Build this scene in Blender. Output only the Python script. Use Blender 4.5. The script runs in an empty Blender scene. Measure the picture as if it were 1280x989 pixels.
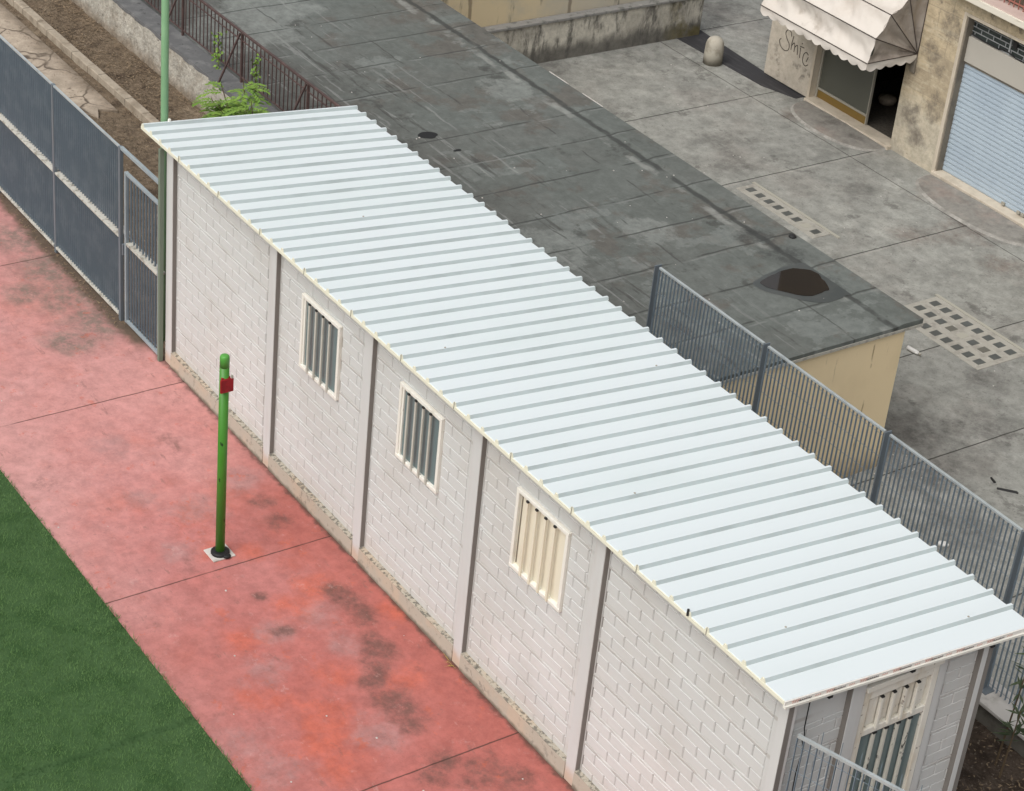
import bpy, bmesh, math, random
from mathutils import Vector, Matrix, noise as mnoise
random.seed(7)
S = bpy.context.scene
COL = S.collection

# ------------------------------------------------------------------ camera, sky, sun, exposure
cam = bpy.data.cameras.new("camera"); cam.sensor_fit = 'HORIZONTAL'; cam.sensor_width = 36.0
cam.lens = 75.166; cam.clip_start = 0.1; cam.clip_end = 600
camo = bpy.data.objects.new("camera", cam); COL.objects.link(camo)
RX = Vector((0.55542858, 0.82656281, 0.09106596)); RY = Vector((0.47711747, -0.22707276, -0.84899757)); RZ = Vector((-0.68107122, 0.51500668, -0.52049026))
camo.matrix_world = Matrix(((RX.x, -RY.x, -RZ.x, 21.519), (RX.y, -RY.y, -RZ.y, -10.416), (RX.z, -RY.z, -RZ.z, 14.116), (0, 0, 0, 1)))
S.camera = camo
SUN_EL, SUN_AZ = math.radians(52), math.radians(166)      # azimuth clockwise from +Y
sd = Vector((math.sin(SUN_AZ) * math.cos(SUN_EL), math.cos(SUN_AZ) * math.cos(SUN_EL), math.sin(SUN_EL)))
W = bpy.data.worlds.new("World"); S.world = W; W.use_nodes = True
wn = W.node_tree; bg = wn.nodes['Background']
sky = wn.nodes.new('ShaderNodeTexSky'); sky.sky_type = 'NISHITA'; sky.sun_disc = False
sky.sun_elevation = SUN_EL; sky.sun_rotation = SUN_AZ; sky.dust_density = 4.0; sky.air_density = 1.0
hs = wn.nodes.new('ShaderNodeHueSaturation'); hs.inputs['Saturation'].default_value = 0.22   # overcast: nearly colourless sky
wn.links.new(sky.outputs[0], hs.inputs['Color']); wn.links.new(hs.outputs[0], bg.inputs['Color'])
bg.inputs['Strength'].default_value = 0.128
sl = bpy.data.lights.new("sun", 'SUN'); sl.energy = 1.15; sl.angle = math.radians(50); sl.color = (1, 0.97, 0.93)
so = bpy.data.objects.new("sun", sl); COL.objects.link(so); so.rotation_euler = (-sd).to_track_quat('-Z', 'Y').to_euler(); so.location = (0, 0, 30)
S.view_settings.view_transform = 'Standard'; S.view_settings.look = 'None'; S.view_settings.gamma = 1; S.view_settings.exposure = 0.35

# ------------------------------------------------------------------ materials
def mat(name, col, rough=0.85, layers=(), bump=None, spec=0.3, metal=0.0, grain=None):
    """Principled on world position; layers mix further colours in by noise, blobs, lines or a height range."""
    m = bpy.data.materials.new(name); m.use_nodes = True
    t = m.node_tree; N = t.nodes; L = t.links; p = N['Principled BSDF']
    p.inputs['Roughness'].default_value = rough; p.inputs['Specular IOR Level'].default_value = spec; p.inputs['Metallic'].default_value = metal
    geo = N.new('ShaderNodeNewGeometry'); pos = geo.outputs['Position']
    def mth(op, a, b=None, clamp=False):
        n = N.new('ShaderNodeMath'); n.operation = op; n.use_clamp = clamp
        for i, v in enumerate((a, b)):
            if v is None: continue
            if isinstance(v, (int, float)): n.inputs[i].default_value = v
            else: L.new(v, n.inputs[i])
        return n.outputs[0]
    def scaled(st, off=0):
        n = N.new('ShaderNodeMapping'); n.inputs['Scale'].default_value = st; n.inputs['Location'].default_value = (off, off * 1.7, off * .6)
        L.new(pos, n.inputs['Vector']); return n.outputs[0]
    def noi(scale, detail=5, st=(1, 1, 1), off=0, dist=0.0, rgh=0.6):
        n = N.new('ShaderNodeTexNoise'); n.inputs['Scale'].default_value = scale; n.inputs['Detail'].default_value = detail
        n.inputs['Distortion'].default_value = dist; n.inputs['Roughness'].default_value = rgh
        L.new(scaled(st, off), n.inputs['Vector']); return n.outputs['Fac']
    def ramp(v, a, b):
        n = N.new('ShaderNodeMapRange'); n.interpolation_type = 'SMOOTHSTEP'
        n.inputs['From Min'].default_value = a; n.inputs['From Max'].default_value = b; L.new(v, n.inputs['Value']); return n.outputs['Result']
    sep = N.new('ShaderNodeSeparateXYZ'); L.new(pos, sep.inputs[0])
    cur = N.new('ShaderNodeRGB'); cur.outputs[0].default_value = (*col, 1); cur = cur.outputs[0]
    for i, l in enumerate(layers):
        k = l.get('k', 'noise')
        if k == 'noise':
            f = ramp(noi(l['s'], l.get('d', 5), l.get('st', (1, 1, 1)), l.get('off', i * 3.3), l.get('dist', 0), l.get('r', .6)), l['a'], l['b'])
        elif k == 'blob':
            f = None
            nn = noi(l.get('ns', 2.5), 10, off=i * 2.1, rgh=.72)
            wob = mth('MULTIPLY', mth('SUBTRACT', nn, 0.5), l.get('amp', 1.0))
            for (x, y, z, r) in l['pts']:
                d = N.new('ShaderNodeVectorMath'); d.operation = 'DISTANCE'; L.new(pos, d.inputs[0]); d.inputs[1].default_value = (x, y, z)
                e = mth('ADD', mth('DIVIDE', d.outputs['Value'], r), wob)
                g = ramp(e, 1.0, l.get('inner', 0.35)); f = g if f is None else mth('MAXIMUM', f, g)
            f = mth('MULTIPLY', f, mth('ADD', .35, mth('MULTIPLY', ramp(noi(l.get('fs', 7), 9, off=i * 4.4, rgh=.75), .36, .60), .65)))
        elif k == 'line':
            f = None; ax = sep.outputs['XYZ'.index(l['ax'])]
            wob = mth('MULTIPLY', mth('SUBTRACT', noi(l.get('ns', 3), 3, off=i), 0.5), l.get('wob', 0.02))
            axw = mth('ADD', ax, wob)
            if 'period' in l:
                q = mth('FRACT', mth('DIVIDE', mth('SUBTRACT', axw, l['o']), l['period']))
                dd = mth('MULTIPLY', mth('SUBTRACT', 0.5, mth('ABSOLUTE', mth('SUBTRACT', q, 0.5))), l['period'])
                f = ramp(dd, l['w'], l['w'] * .35)
            else:
                for v in l['v']:
                    g = ramp(mth('ABSOLUTE', mth('SUBTRACT', axw, v)), l['w'], l['w'] * .35); f = g if f is None else mth('MAXIMUM', f, g)
        elif k == 'range':
            wob = mth('MULTIPLY', mth('SUBTRACT', noi(l.get('ns', 3), 5, l.get('st', (1, 1, 1)), off=i), 0.5), l.get('wob', 0.2))
            f = ramp(mth('ADD', sep.outputs['XYZ'.index(l['ax'])], wob), l['a'], l['b'])
        elif k == 'voro':
            n = N.new('ShaderNodeTexVoronoi'); n.feature = 'DISTANCE_TO_EDGE'; n.inputs['Scale'].default_value = l['s']
            mx = N.new('ShaderNodeVectorMath'); mx.operation = 'ADD'; nz = N.new('ShaderNodeTexNoise'); nz.inputs['Scale'].default_value = 2.0
            L.new(pos, nz.inputs['Vector']); sc = N.new('ShaderNodeVectorMath'); sc.operation = 'SCALE'; sc.inputs['Scale'].default_value = .5
            L.new(nz.outputs['Color'], sc.inputs[0]); L.new(scaled(l.get('st', (1, 1, 1)), i), mx.inputs[0]); L.new(sc.outputs[0], mx.inputs[1])
            L.new(mx.outputs[0], n.inputs['Vector']); f = ramp(n.outputs['Distance'], l['b'], l['a'])
        elif k == 'brick':
            n = N.new('ShaderNodeTexBrick'); n.inputs['Scale'].default_value = 1; n.inputs['Mortar Size'].default_value = l['m']; n.inputs['Mortar Smooth'].default_value = 0.3
            n.inputs['Brick Width'].default_value = l['bw']; n.inputs['Row Height'].default_value = l['rh']; n.offset = .5
            n.inputs['Color1'].default_value = (0, 0, 0, 1); n.inputs['Color2'].default_value = (l.get('var', 0),) * 3 + (1,); n.inputs['Mortar'].default_value = (1, 1, 1, 1)
            cb = N.new('ShaderNodeCombineXYZ'); axs = l['axes']
            jit = mth('MULTIPLY', mth('SUBTRACT', noi(1.3, 2, off=i), .5), l.get('jit', 0.0))
            L.new(mth('ADD', sep.outputs['XYZ'.index(axs[0])], jit), cb.inputs[0]); L.new(mth('ADD', sep.outputs['XYZ'.index(axs[1])], jit), cb.inputs[1]); L.new(cb.outputs[0], n.inputs['Vector'])
            f = n.outputs['Color']
        if 'gate' in l:
            g = l['gate']; f = mth('MULTIPLY', f, ramp(noi(g[0], 4, off=i * 5 + 1), g[1], g[2]))
        if 'zone' in l:                                      # restrict to a side of an axis: (axis, from, to)
            z = l['zone']; f = mth('MULTIPLY', f, ramp(sep.outputs['XYZ'.index(z[0])], z[1], z[2]))
        f = mth('MULTIPLY', f, l.get('f', 1.0), True)
        mix = N.new('ShaderNodeMix'); mix.data_type = 'RGBA'; mix.blend_type = l.get('blend', 'MIX')
        L.new(f, mix.inputs['Factor']); L.new(cur, mix.inputs['A']); mix.inputs['B'].default_value = (*l['c'], 1); cur = mix.outputs['Result']
    if grain:                                                # fine mottling of the surface itself: (scale, amount)
        g1 = ramp(noi(grain[0], 10, off=40, rgh=.78), .30, .70)
        mr = N.new('ShaderNodeMapRange'); mr.inputs['To Min'].default_value = 1 - grain[1]; mr.inputs['To Max'].default_value = 1 + grain[1] * .8; L.new(g1, mr.inputs['Value'])
        mv = N.new('ShaderNodeVectorMath'); mv.operation = 'SCALE'; L.new(cur, mv.inputs[0]); L.new(mr.outputs[0], mv.inputs['Scale']); cur = mv.outputs[0]
    L.new(cur, p.inputs['Base Color'])
    if bump:
        b = N.new('ShaderNodeBump'); b.inputs['Strength'].default_value = bump[1]; b.inputs['Distance'].default_value = bump[2] if len(bump) > 2 else 0.02
        L.new(noi(bump[0], 6, off=9), b.inputs['Height']); L.new(b.outputs[0], p.inputs['Normal'])
    return m

def rgb8(r, g, b):
    f = lambda c: (c / 255 / 12.92) if c <= 10 else ((c / 255 + .055) / 1.055) ** 2.4
    return (f(r), f(g), f(b))

M = {}
M['groove'] = mat('shaded_block_joint', (.20, .18, .165), .9)  # joint backing coloured darker to deepen the shade between blocks
M['joint'] = mat('taupe_pilaster_side', (.205, .190, .172), .8, [dict(c=(.16, .147, .133), s=3, a=.45, b=.7, f=.6, st=(1, 1, .3))])
M['wall'] = mat('painted_block', (.558, .562, .545), .8, [
    dict(c=(.50, .478, .44), s=1.1, a=.42, b=.75, f=.6, st=(1, 1, .6)), dict(c=(.66, .64, .62), s=.6, a=.5, b=.75, f=.5),
    dict(k='line', ax='Z', period=.421, o=.56, w=.03, wob=.012, c=(.36, .33, .30), f=.55, gate=(2.0, .42, .62)),
    dict(c=(.38, .34, .29), s=9, a=.62, b=.8, f=.35, st=(1, 1, .25)),
    dict(k='range', ax='Z', a=.5, b=.2, wob=.25, c=(.50, .46, .41), f=.5, ns=4)], (60, .25, .004))
M['pilaster'] = mat('painted_pilaster', (.560, .563, .548), .75, [
    dict(c=(.48, .445, .41), s=1.6, a=.45, b=.75, f=.5, st=(3, 3, .5)), dict(k='range', ax='Z', a=.24, b=.06, wob=.2, c=(.52, .38, .27), f=.8, ns=7),
    dict(c=(.36, .27, .21), s=14, a=.6, b=.75, f=.5, zone=('Z', .35, .05))], (70, .2, .004))
M['plinth'] = mat('dirty_plinth', (.42, .38, .31), .9, [
    dict(c=(.50, .40, .30), s=2.2, a=.45, b=.65, f=.7), dict(c=(.19, .175, .15), s=14, a=.54, b=.66, f=.6, gate=(1.6, .38, .6)),
    dict(c=(.09, .085, .072), s=26, a=.46, b=.60, f=.75, zone=('Z', .197, .204)), dict(k='range', ax='Z', a=.06, b=.0, wob=.10, c=(.14, .11, .08), f=.85, ns=6)], (30, .5, .01))
M['roof'] = mat('white_steel_sheet', (.685, .738, .745), .42, [
    dict(c=(.62, .69, .68), s=.8, a=.45, b=.75, f=.6, st=(1, .3, 1)), dict(c=(.56, .57, .53), s=12, a=.72, b=.8, f=.4), dict(c=(.50, .52, .50), s=5, a=.66, b=.78, f=.35, st=(6, .5, 1))], (8, .05, .01), spec=.4)
M['rib_side'] = mat('shaded_rib_flank', (.50, .555, .55), .5, [dict(c=(.38, .42, .41), s=3, a=.45, b=.7, f=.6, st=(1, .4, 1))])  # grey colour stands in for shade on the rib flanks, streaked with grime
M['foam'] = mat('cream_foam_edge', (.74, .72, .58), .7, [dict(c=(.62, .58, .44), s=20, a=.55, b=.75, f=.5)])
M['fascia'] = mat('cream_print_strip', (.74, .71, .66), .6, [dict(c=(.5, .45, .4), s=10, a=.55, b=.75, f=.4)])
M['print_red'] = mat('red_print', (.50, .24, .19), .6); M['print_dark'] = mat('dark_print', (.12, .10, .095), .6)
M['cream'] = mat('cream_paint', (.76, .74, .67), .55, [dict(c=(.58, .53, .43), s=6, a=.54, b=.75, f=.55, st=(1, 1, .3)), dict(c=(.20, .15, .10), s=22, a=.68, b=.74, f=.7)], (30, .1, .004))
M['barpaint'] = mat('shaded_cream_bar_paint', (.50, .49, .43), .55, [dict(c=(.40, .38, .33), s=6, a=.5, b=.7, f=.6, st=(1, 1, .3))])  # cream bars with the grey of their shadow side put into the colour
M['shutter_cream'] = mat('cream_shutter', (.72, .67, .54), .55, [dict(c=(.58, .50, .36), s=5, a=.45, b=.75, f=.6, st=(1, 1, .2))])
M['oldcream'] = mat('worn_cream_paint', (.72, .69, .61), .6, [dict(c=(.54, .45, .32), s=5, a=.50, b=.7, f=.6, st=(1, 1, .3)), dict(c=(.12, .09, .07), s=18, a=.64, b=.7, f=.8)], (30, .15, .004))
M['peel'] = mat('peeling_bar_paint', (.56, .55, .48), .6, [dict(c=(.03, .03, .03), s=16, a=.60, b=.64, f=.95, st=(1, 1, .45), d=3)])
M['glass'] = mat('grey_green_pane', (.135, .185, .19), .3, [dict(c=(.17, .22, .22), s=1.5, a=.4, b=.7, f=.6)], spec=.5)
M['black'] = mat('black_metal', (.02, .02, .02), .6)
M['court'] = mat('red_court_concrete', (.47, .168, .150), .82, [
    dict(c=(0.479, 0.213, 0.201), s=.55, a=.35, b=.62, f=.85, d=9, r=.7), dict(c=(0.466, 0.126, 0.085), s=.55, a=.50, b=.66, f=.7, off=14, d=9, r=.7),
    dict(c=(0.517, 0.296, 0.279), k='range', ax='Y', a=-1.7, b=-2.8, wob=1.6, f=.5, ns=1.3),
    dict(c=(0.339, 0.098, 0.077), k='range', ax='Y', a=-1.2, b=-.1, wob=1.3, f=.6, ns=1.4, zone=('X', 1.0, 4.0)),
    dict(k='range', ax='X', a=4.6, b=.5, wob=4.0, ns=.8, c=(.56, .31, .285), f=.5),
    dict(k='range', ax='X', a=2.6, b=7.0, wob=3.5, ns=.9, c=(.385, .115, .095), f=.62),
    dict(k='blob', c=(.52, .125, .075), pts=[(5.56, -1.06, 0, 0.35), (6.80, -1.17, 0, 0.35), (7.36, -1.73, 0, 0.45), (7.66, -1.94, 0, 0.35), (6.85, -2.04, 0, 0.35), (5.91, -1.73, 0, 0.30), (4.51, -1.03, 0, 0.30), (3.54, -1.24, 0, 0.35), (7.25, -0.58, 0, 0.35), (6.17, -0.02, 0, 0.35), (4.37, -1.31, 0, 0.30), (5.37, -0.65, 0, 0.35), (8.08, -1.91, 0, 0.30)], amp=2.6, ns=2.2, f=.62, inner=.25, fs=4),
    dict(k='blob', c=(.36, .205, .195), pts=[(5.90, -0.85, 0, 0.30), (6.43, -0.87, 0, 0.30), (6.46, -1.83, 0, 0.35), (7.80, -1.29, 0, 0.40), (5.91, -1.44, 0, 0.30), (3.60, -1.12, 0, 0.40), (3.23, -0.41, 0, 0.40), (3.04, -1.54, 0, 0.30), (4.17, -1.70, 0, 0.30), (1.97, -1.45, 0, 0.35), (7.29, -2.63, 0, 0.40), (7.82, -2.39, 0, 0.40), (3.70, 0.18, 0, 0.30)], amp=2.6, ns=2.4, f=.7, inner=.2, fs=4),
    dict(k='blob', c=(.125, .072, .060), pts=[(5.57, -0.50, 0, 0.20), (5.86, -0.47, 0, 0.25), (6.10, -0.46, 0, 0.25), (6.50, -0.59, 0, 0.25), (6.70, -0.64, 0, 0.32), (6.93, -0.77, 0, 0.30), (7.11, -0.90, 0, 0.25), (7.42, -0.93, 0, 0.28), (7.63, -0.90, 0, 0.30), (7.88, -0.87, 0, 0.22), (8.54, -0.90, 0, 0.30), (8.79, -0.69, 0, 0.40), (9.04, -0.47, 0, 0.30), (8.63, -1.10, 0, 0.25), (5.30, -1.25, 0, 0.14), (5.97, -1.30, 0, 0.16), (4.13, -0.42, 0, 0.25), (3.78, -0.39, 0, 0.20)], amp=2.5, ns=3.0, f=.82, inner=.15, fs=5),
    dict(k='blob', c=(0.183, 0.154, 0.125), pts=[(-2.4, -.25, 0, .85), (-1.6, -.35, 0, .85), (-3.3, -.3, 0, .7), (-.9, -.35, 0, .7), (-.5, -.9, 0, .5), (-1.9, -.9, 0, .45)], amp=1.6, ns=1.6, f=.85, inner=.2),
    dict(c=(0.172, 0.090, 0.077), s=2.0, a=.56, b=.74, f=.6, d=11, r=.78), dict(c=(0.553, 0.356, 0.332), s=3.2, a=.58, b=.74, f=.55, d=11, r=.78), dict(c=(0.508, 0.140, 0.078), s=2.6, a=.60, b=.72, f=.5, d=11, r=.76, off=77), dict(c=(0.189, 0.112, 0.099), s=14, a=.60, b=.74, f=.5, d=6, r=.7), dict(c=(0.112, 0.063, 0.054), s=60, a=.66, b=.72, f=.35, d=2),
    dict(c=(.20, .11, .095), s=5.5, a=.60, b=.68, f=.5, st=(.45, 1.3, 1), d=9, r=.72, off=91), dict(c=(.55, .30, .27), s=7, a=.62, b=.69, f=.45, st=(.5, 1.2, 1), d=9, r=.72, off=131), dict(c=(.50, .125, .075), s=4, a=.60, b=.66, f=.5, d=9, r=.72, off=171),
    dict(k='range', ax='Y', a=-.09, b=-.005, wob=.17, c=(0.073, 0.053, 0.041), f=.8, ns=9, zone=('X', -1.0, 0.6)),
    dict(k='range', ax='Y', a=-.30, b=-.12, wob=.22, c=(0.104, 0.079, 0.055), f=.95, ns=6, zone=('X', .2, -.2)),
    dict(k='line', ax='X', v=[-2.72, .985, 4.676, 8.478], w=.013, wob=.018, ns=5, c=(0.069, 0.036, 0.029), f=.85, gate=(1.1, .25, .42))], (35, .25, .006), spec=.25, grain=(5, .20))
M['turf'] = mat('turf_backing', (.055, .105, .04), .95, [dict(c=(.028, .066, .02), s=3, a=.4, b=.7, f=.7)], (90, .5, .01), spec=.1)
M['blade'] = mat('turf_blade', (.108, .195, .066), .8, [dict(c=(.07, .138, .043), s=2.2, a=.35, b=.68, f=.8, d=7), dict(c=(.24, .30, .18), s=55, a=.62, b=.74, f=.6, d=2), dict(k='line', ax='X', v=[6.80], w=.07, wob=.12, ns=1.2, c=(.024, .06, .02), f=.85), dict(c=(.125, .205, .075), s=.5, a=.5, b=.7, f=.5)], spec=.1)
M['dirt'] = mat('dry_brown_earth', (.18, .135, .092), .95, [
    dict(c=(.065, .045, .032), s=2.2, a=.48, b=.68, f=.85, d=9, r=.7), dict(c=(.27, .215, .15), s=1.3, a=.5, b=.72, f=.7, d=8), dict(c=(.10, .075, .05), s=14, a=.52, b=.66, f=.8, d=5), dict(c=(.36, .30, .23), s=38, a=.62, b=.70, f=.7, d=2)], (18, 1.0, .06), spec=.15, grain=(5, .35))
M['darkdirt'] = mat('dark_brown_earth', (.095, .072, .055), .95, [dict(c=(.04, .028, .02), s=1.8, a=.45, b=.62, f=.85, d=8, r=.7), dict(c=(.19, .155, .12), s=24, a=.58, b=.68, f=.8, d=4)], (20, 1.0, .05), spec=.15, grain=(5, .35))
M['paving'] = mat('cracked_tan_paving', (.43, .355, .275), .92, [
    dict(c=(.34, .28, .215), s=1.6, a=.4, b=.7, f=.8, d=8), dict(c=(.16, .125, .09), s=7, a=.56, b=.66, f=.8, d=8, r=.7), dict(k='voro', s=1.15, a=0.0, b=.035, c=(.075, .055, .04), f=.9, gate=(1.2, .3, .5)),
    dict(k='range', ax='Y', a=2.3, b=2.75, wob=.5, c=(.15, .115, .08), f=.85, ns=3)], (25, .5, .02), grain=(7, .2))
M['kerb'] = mat('tan_kerb_concrete', (.36, .305, .235), .9, [dict(c=(.22, .175, .125), s=4, a=.45, b=.68, f=.7, d=8), dict(k='line', ax='X', period=1.0, o=.2, w=.012, c=(.06, .05, .035), f=.9)], (40, .4, .01), grain=(8, .2))
M['plaster'] = mat('rough_grey_plaster', (.40, .375, .32), .95, [
    dict(c=(.27, .235, .185), s=3, a=.45, b=.68, f=.75, d=9, r=.7), dict(c=(.56, .52, .45), s=6, a=.55, b=.7, f=.5, d=6), dict(c=(.11, .095, .075), s=13, a=.62, b=.70, f=.7, d=5), dict(k='range', ax='Z', a=.22, b=.0, wob=.3, c=(.20, .155, .11), f=.8, ns=3)], (14, 1.0, .04), grain=(6, .28))
M['ledge'] = mat('dark_bitumen_ledge', (.115, .115, .115), .85, [dict(c=(.19, .19, .185), s=4, a=.45, b=.7, f=.7), dict(c=(.04, .04, .04), s=9, a=.58, b=.68, f=.7)], (30, .4, .01))
SEAMS = [-10.3, -9.32, -8.34, -7.36, -6.38, -5.51, -4.51, -2.73, -1.85, -0.9, 0.05, 0.98, 1.91, 2.84, 3.68]
M['bitumen'] = mat('grey_bitumen_roof', (.140, .154, .142), .72, [
    dict(k='brick', axes='YX', bw=2.1, rh=.98, m=.001, jit=.10, var=1.0, c=(.104, .101, .090), f=.6),
    dict(c=(.112, .122, .111), s=.6, a=.42, b=.56, f=.8, d=10, r=.7), dict(c=(.108, .094, .080), s=.8, a=.53, b=.60, f=.6, off=21, d=10, r=.7), dict(c=(.195, .21, .195), s=1.0, a=.575, b=.60, f=.5, d=11, r=.62, st=(1, .7, 1), off=65), dict(c=(.20, .215, .20), s=1.3, a=.55, b=.70, f=.45, d=10, r=.72, st=(1, .6, 1)),
    dict(k='range', ax='Y', a=6.6, b=4.8, wob=2.6, c=(.082, .080, .071), f=.75, ns=1.6),
    dict(c=(.24, .245, .23), s=1.6, a=.60, b=.65, f=.6, st=(.30, 5.0, 1), d=5, r=.65, zone=('Y', 8.0, 6.2)), dict(c=(.050, .048, .043), s=1.9, a=.56, b=.64, f=.7, st=(.4, 4.0, 1), d=7, r=.68, zone=('Y', 7.8, 6.0), off=50),
    dict(c=(.055, .056, .050), s=1.2, a=.585, b=.66, f=.7, d=11, r=.7, off=83),
    dict(k='blob', c=(.215, .228, .21), pts=[(-7.6, 5.3, .6, 1.0), (-8.3, 6.2, .6, .9), (1.9, 4.9, .6, .6), (.9, 5.6, .6, .7), (-3.9, 8.0, .6, .5), (1.0, 7.2, .6, .5)], amp=2.4, ns=1.7, f=.75, inner=.7),
    dict(k='line', ax='X', v=SEAMS, w=.026, wob=.10, ns=1.2, c=(.045, .047, .043), f=.8, gate=(1.3, .36, .52)), dict(k='line', ax='X', v=[x + .05 for x in SEAMS], w=.025, wob=.10, ns=1.2, c=(.23, .24, .225), f=.4, gate=(1.6, .46, .6)),  # second set: pale glints beside the seams, painted into the colour
    dict(k='line', ax='Y', v=[5.3, 5.95, 7.05, 7.85], w=.022, wob=.30, ns=.9, c=(.052, .052, .047), f=.7, gate=(1.3, .46, .58)), dict(k='line', ax='Y', v=[5.6, 6.5], w=.03, wob=.30, ns=1.1, c=(.25, .255, .24), f=.5, gate=(1.3, .48, .6)),
    dict(k='line', ax='Y', v=[8.42], w=.09, wob=.22, ns=1.8, c=(.28, .285, .262), f=.6, gate=(1.5, .45, .58)), dict(k='line', ax='Y', v=[8.57], w=.07, wob=.16, ns=2.4, c=(.048, .05, .046), f=.85, gate=(1.4, .3, .45)),
    dict(k='blob', c=(.042, .044, .042), pts=[(2.35, 8.55, .6, .4), (1.8, 8.5, .6, .4), (-1.3, 4.9, .6, .6), (3.35, 8.5, .6, .35), (.3, 5.0, .6, .6)], amp=2.8, ns=3, f=.75, inner=.3),
    dict(c=(.06, .058, .052), s=6, a=.62, b=.72, f=.5, d=9, r=.75)], (45, .3, .006), spec=.3, grain=(5, .20))
M['wet'] = mat('wet_bitumen', (.058, .066, .064), .38, [dict(c=(.08, .085, .08), s=3, a=.4, b=.7, f=.7)], spec=.5)
M['water'] = mat('brown_rain_water', (.022, .019, .016), .03, [dict(c=(.030, .024, .018), s=2.0, a=.4, b=.7, f=.7)], spec=.5)
M['yellow'] = mat('cream_yellow_render', (.78, .63, .40), .85, [dict(c=(.70, .56, .35), s=1.1, a=.42, b=.7, f=.6), dict(c=(.30, .22, .13), s=5, a=.66, b=.76, f=.5, st=(1, 3, .5)), dict(c=(.42, .39, .35), s=3, a=.70, b=.78, f=.6), dict(k='range', ax='Z', a=-1.25, b=-1.7, wob=.5, c=(.22, .17, .12), f=.7, ns=3),
    dict(k='line', ax='Y', v=[8.28], w=.02, wob=.07, ns=4, c=(.22, .15, .08), f=.7, gate=(3, .45, .6))], (40, .25, .005))
M['drip'] = mat('pale_roof_drip_edge', (.42, .40, .35), .7, [dict(c=(.2, .19, .17), s=12, a=.5, b=.65, f=.6)])
M['plaza'] = mat('grey_plaza_concrete', (.278, .278, .252), .88, [
    dict(c=(.228, .228, .208), s=.35, a=.40, b=.62, f=.8, d=7), dict(c=(.355, .35, .315), s=.8, a=.52, b=.72, f=.65, off=8, d=8, r=.65), dict(c=(.15, .143, .13), s=1.1, a=.55, b=.74, f=.65, off=31, d=9, r=.7), dict(c=(.25, .232, .208), s=.5, a=.5, b=.68, f=.5, off=3),
    dict(c=(.125, .117, .105), s=3.2, a=.56, b=.70, f=.65, d=11, r=.78), dict(c=(.39, .365, .325), s=2.6, a=.57, b=.72, f=.5, d=11, r=.78, off=60), dict(c=(.095, .09, .08), s=26, a=.58, b=.70, f=.55, d=5), dict(c=(.40, .38, .34), s=22, a=.64, b=.74, f=.4, d=3),
    dict(c=(.12, .116, .105), s=1.5, a=.585, b=.63, f=.6, d=12, r=.74, off=101), dict(c=(.36, .355, .325), s=1.2, a=.58, b=.62, f=.35, d=12, r=.70, off=140), dict(c=(.085, .082, .074), s=4.5, a=.64, b=.69, f=.6, d=10, r=.75, off=160),
    dict(k='blob', c=(.105, .10, .092), pts=[(4.2, 10.0, -1.7, .9), (5.2, 9.4, -1.7, .8), (4.6, 11.0, -1.7, .6), (6.3, 8.9, -1.7, .9), (3.5, 12.0, -1.7, .4)], amp=2.8, ns=2.5, f=.8, inner=.0),
    dict(k='blob', c=(.16, .125, .105), pts=[(-.2, 15.3, -1.7, .9), (.9, 14.9, -1.7, .6), (-1.5, 15.7, -1.7, .5), (-.4, 14.3, -1.7, .6), (-4.3, 15.9, -1.7, .6), (-5.2, 15.6, -1.7, .4)], amp=2.8, ns=2.2, f=.7, inner=.0),
    dict(k='blob', c=(.11, .105, .095), pts=[(-4.8, 13.6, -1.7, .7), (-4.0, 13.2, -1.7, .5), (-2.3, 14.6, -1.7, .5), (-9.9, 17.5, -1.7, 1.2), (-11.5, 19.5, -1.7, 1.3), (-8.7, 12.6, -1.7, .6)], amp=2.8, ns=2.8, f=.7, inner=.0),
    dict(k='line', ax='X', v=[-12.2, -9.2, -6.18, -3.355, -.40, 2.47, 4.80, 7.7], w=.018, wob=.03, c=(.035, .032, .028), f=.9, gate=(.9, .25, .4)),
    dict(k='line', ax='Y', v=[15.4, 18.4], w=.016, wob=.03, c=(.05, .046, .04), f=.8, gate=(.7, .38, .5)),
    dict(k='line', ax='X', v=[-3.30, -.35], w=.02, wob=.05, c=(.38, .36, .32), f=.35, gate=(1.2, .4, .6))], (30, .35, .008), spec=.3, grain=(3.2, .30))
M['asphalt'] = mat('dark_asphalt_strip', (.035, .034, .036), .8, [dict(c=(.07, .068, .068), s=4, a=.5, b=.7, f=.7, st=(.5, 3, 1))], (30, .4, .01))
M['ramp'] = mat('worn_door_ramp', (.235, .222, .198), .9, [dict(c=(.12, .11, .098), s=2.2, a=.5, b=.68, f=.75, d=8), dict(c=(.30, .27, .235), s=3, a=.55, b=.7, f=.6, d=8), dict(c=(.26, .20, .17), s=1.2, a=.5, b=.7, f=.6)], (30, .5, .01), grain=(6, .22))
M['ramplip'] = mat('pale_ramp_lip', (.33, .315, .285), .9, [dict(c=(.21, .2, .18), s=2.2, a=.40, b=.60, f=.9, d=10, r=.75)], grain=(9, .2))
M['galv'] = mat('galvanised_grating', (.165, .212, .250), .6, [dict(c=(.235, .285, .32), s=5, a=.4, b=.7, f=.6)], metal=.1, spec=.4)
M['flange'] = mat('pale_dusty_flange', (.50, .485, .43), .8, [dict(c=(.22, .20, .16), s=16, a=.5, b=.64, f=.8, d=6)])
M['galvpost'] = mat('galvanised_post', (.17, .20, .225), .55, [dict(c=(.19, .21, .22), s=6, a=.4, b=.7, f=.6)], metal=.3)
M['zinc'] = mat('weathered_zinc', (.27, .315, .335), .5, [dict(c=(.36, .40, .40), s=6, a=.5, b=.7, f=.6)])
M['galvbright'] = mat('bright_zinc_rail', (.46, .50, .50), .45, [dict(c=(.30, .33, .34), s=5, a=.45, b=.7, f=.6)], metal=.3)
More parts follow.
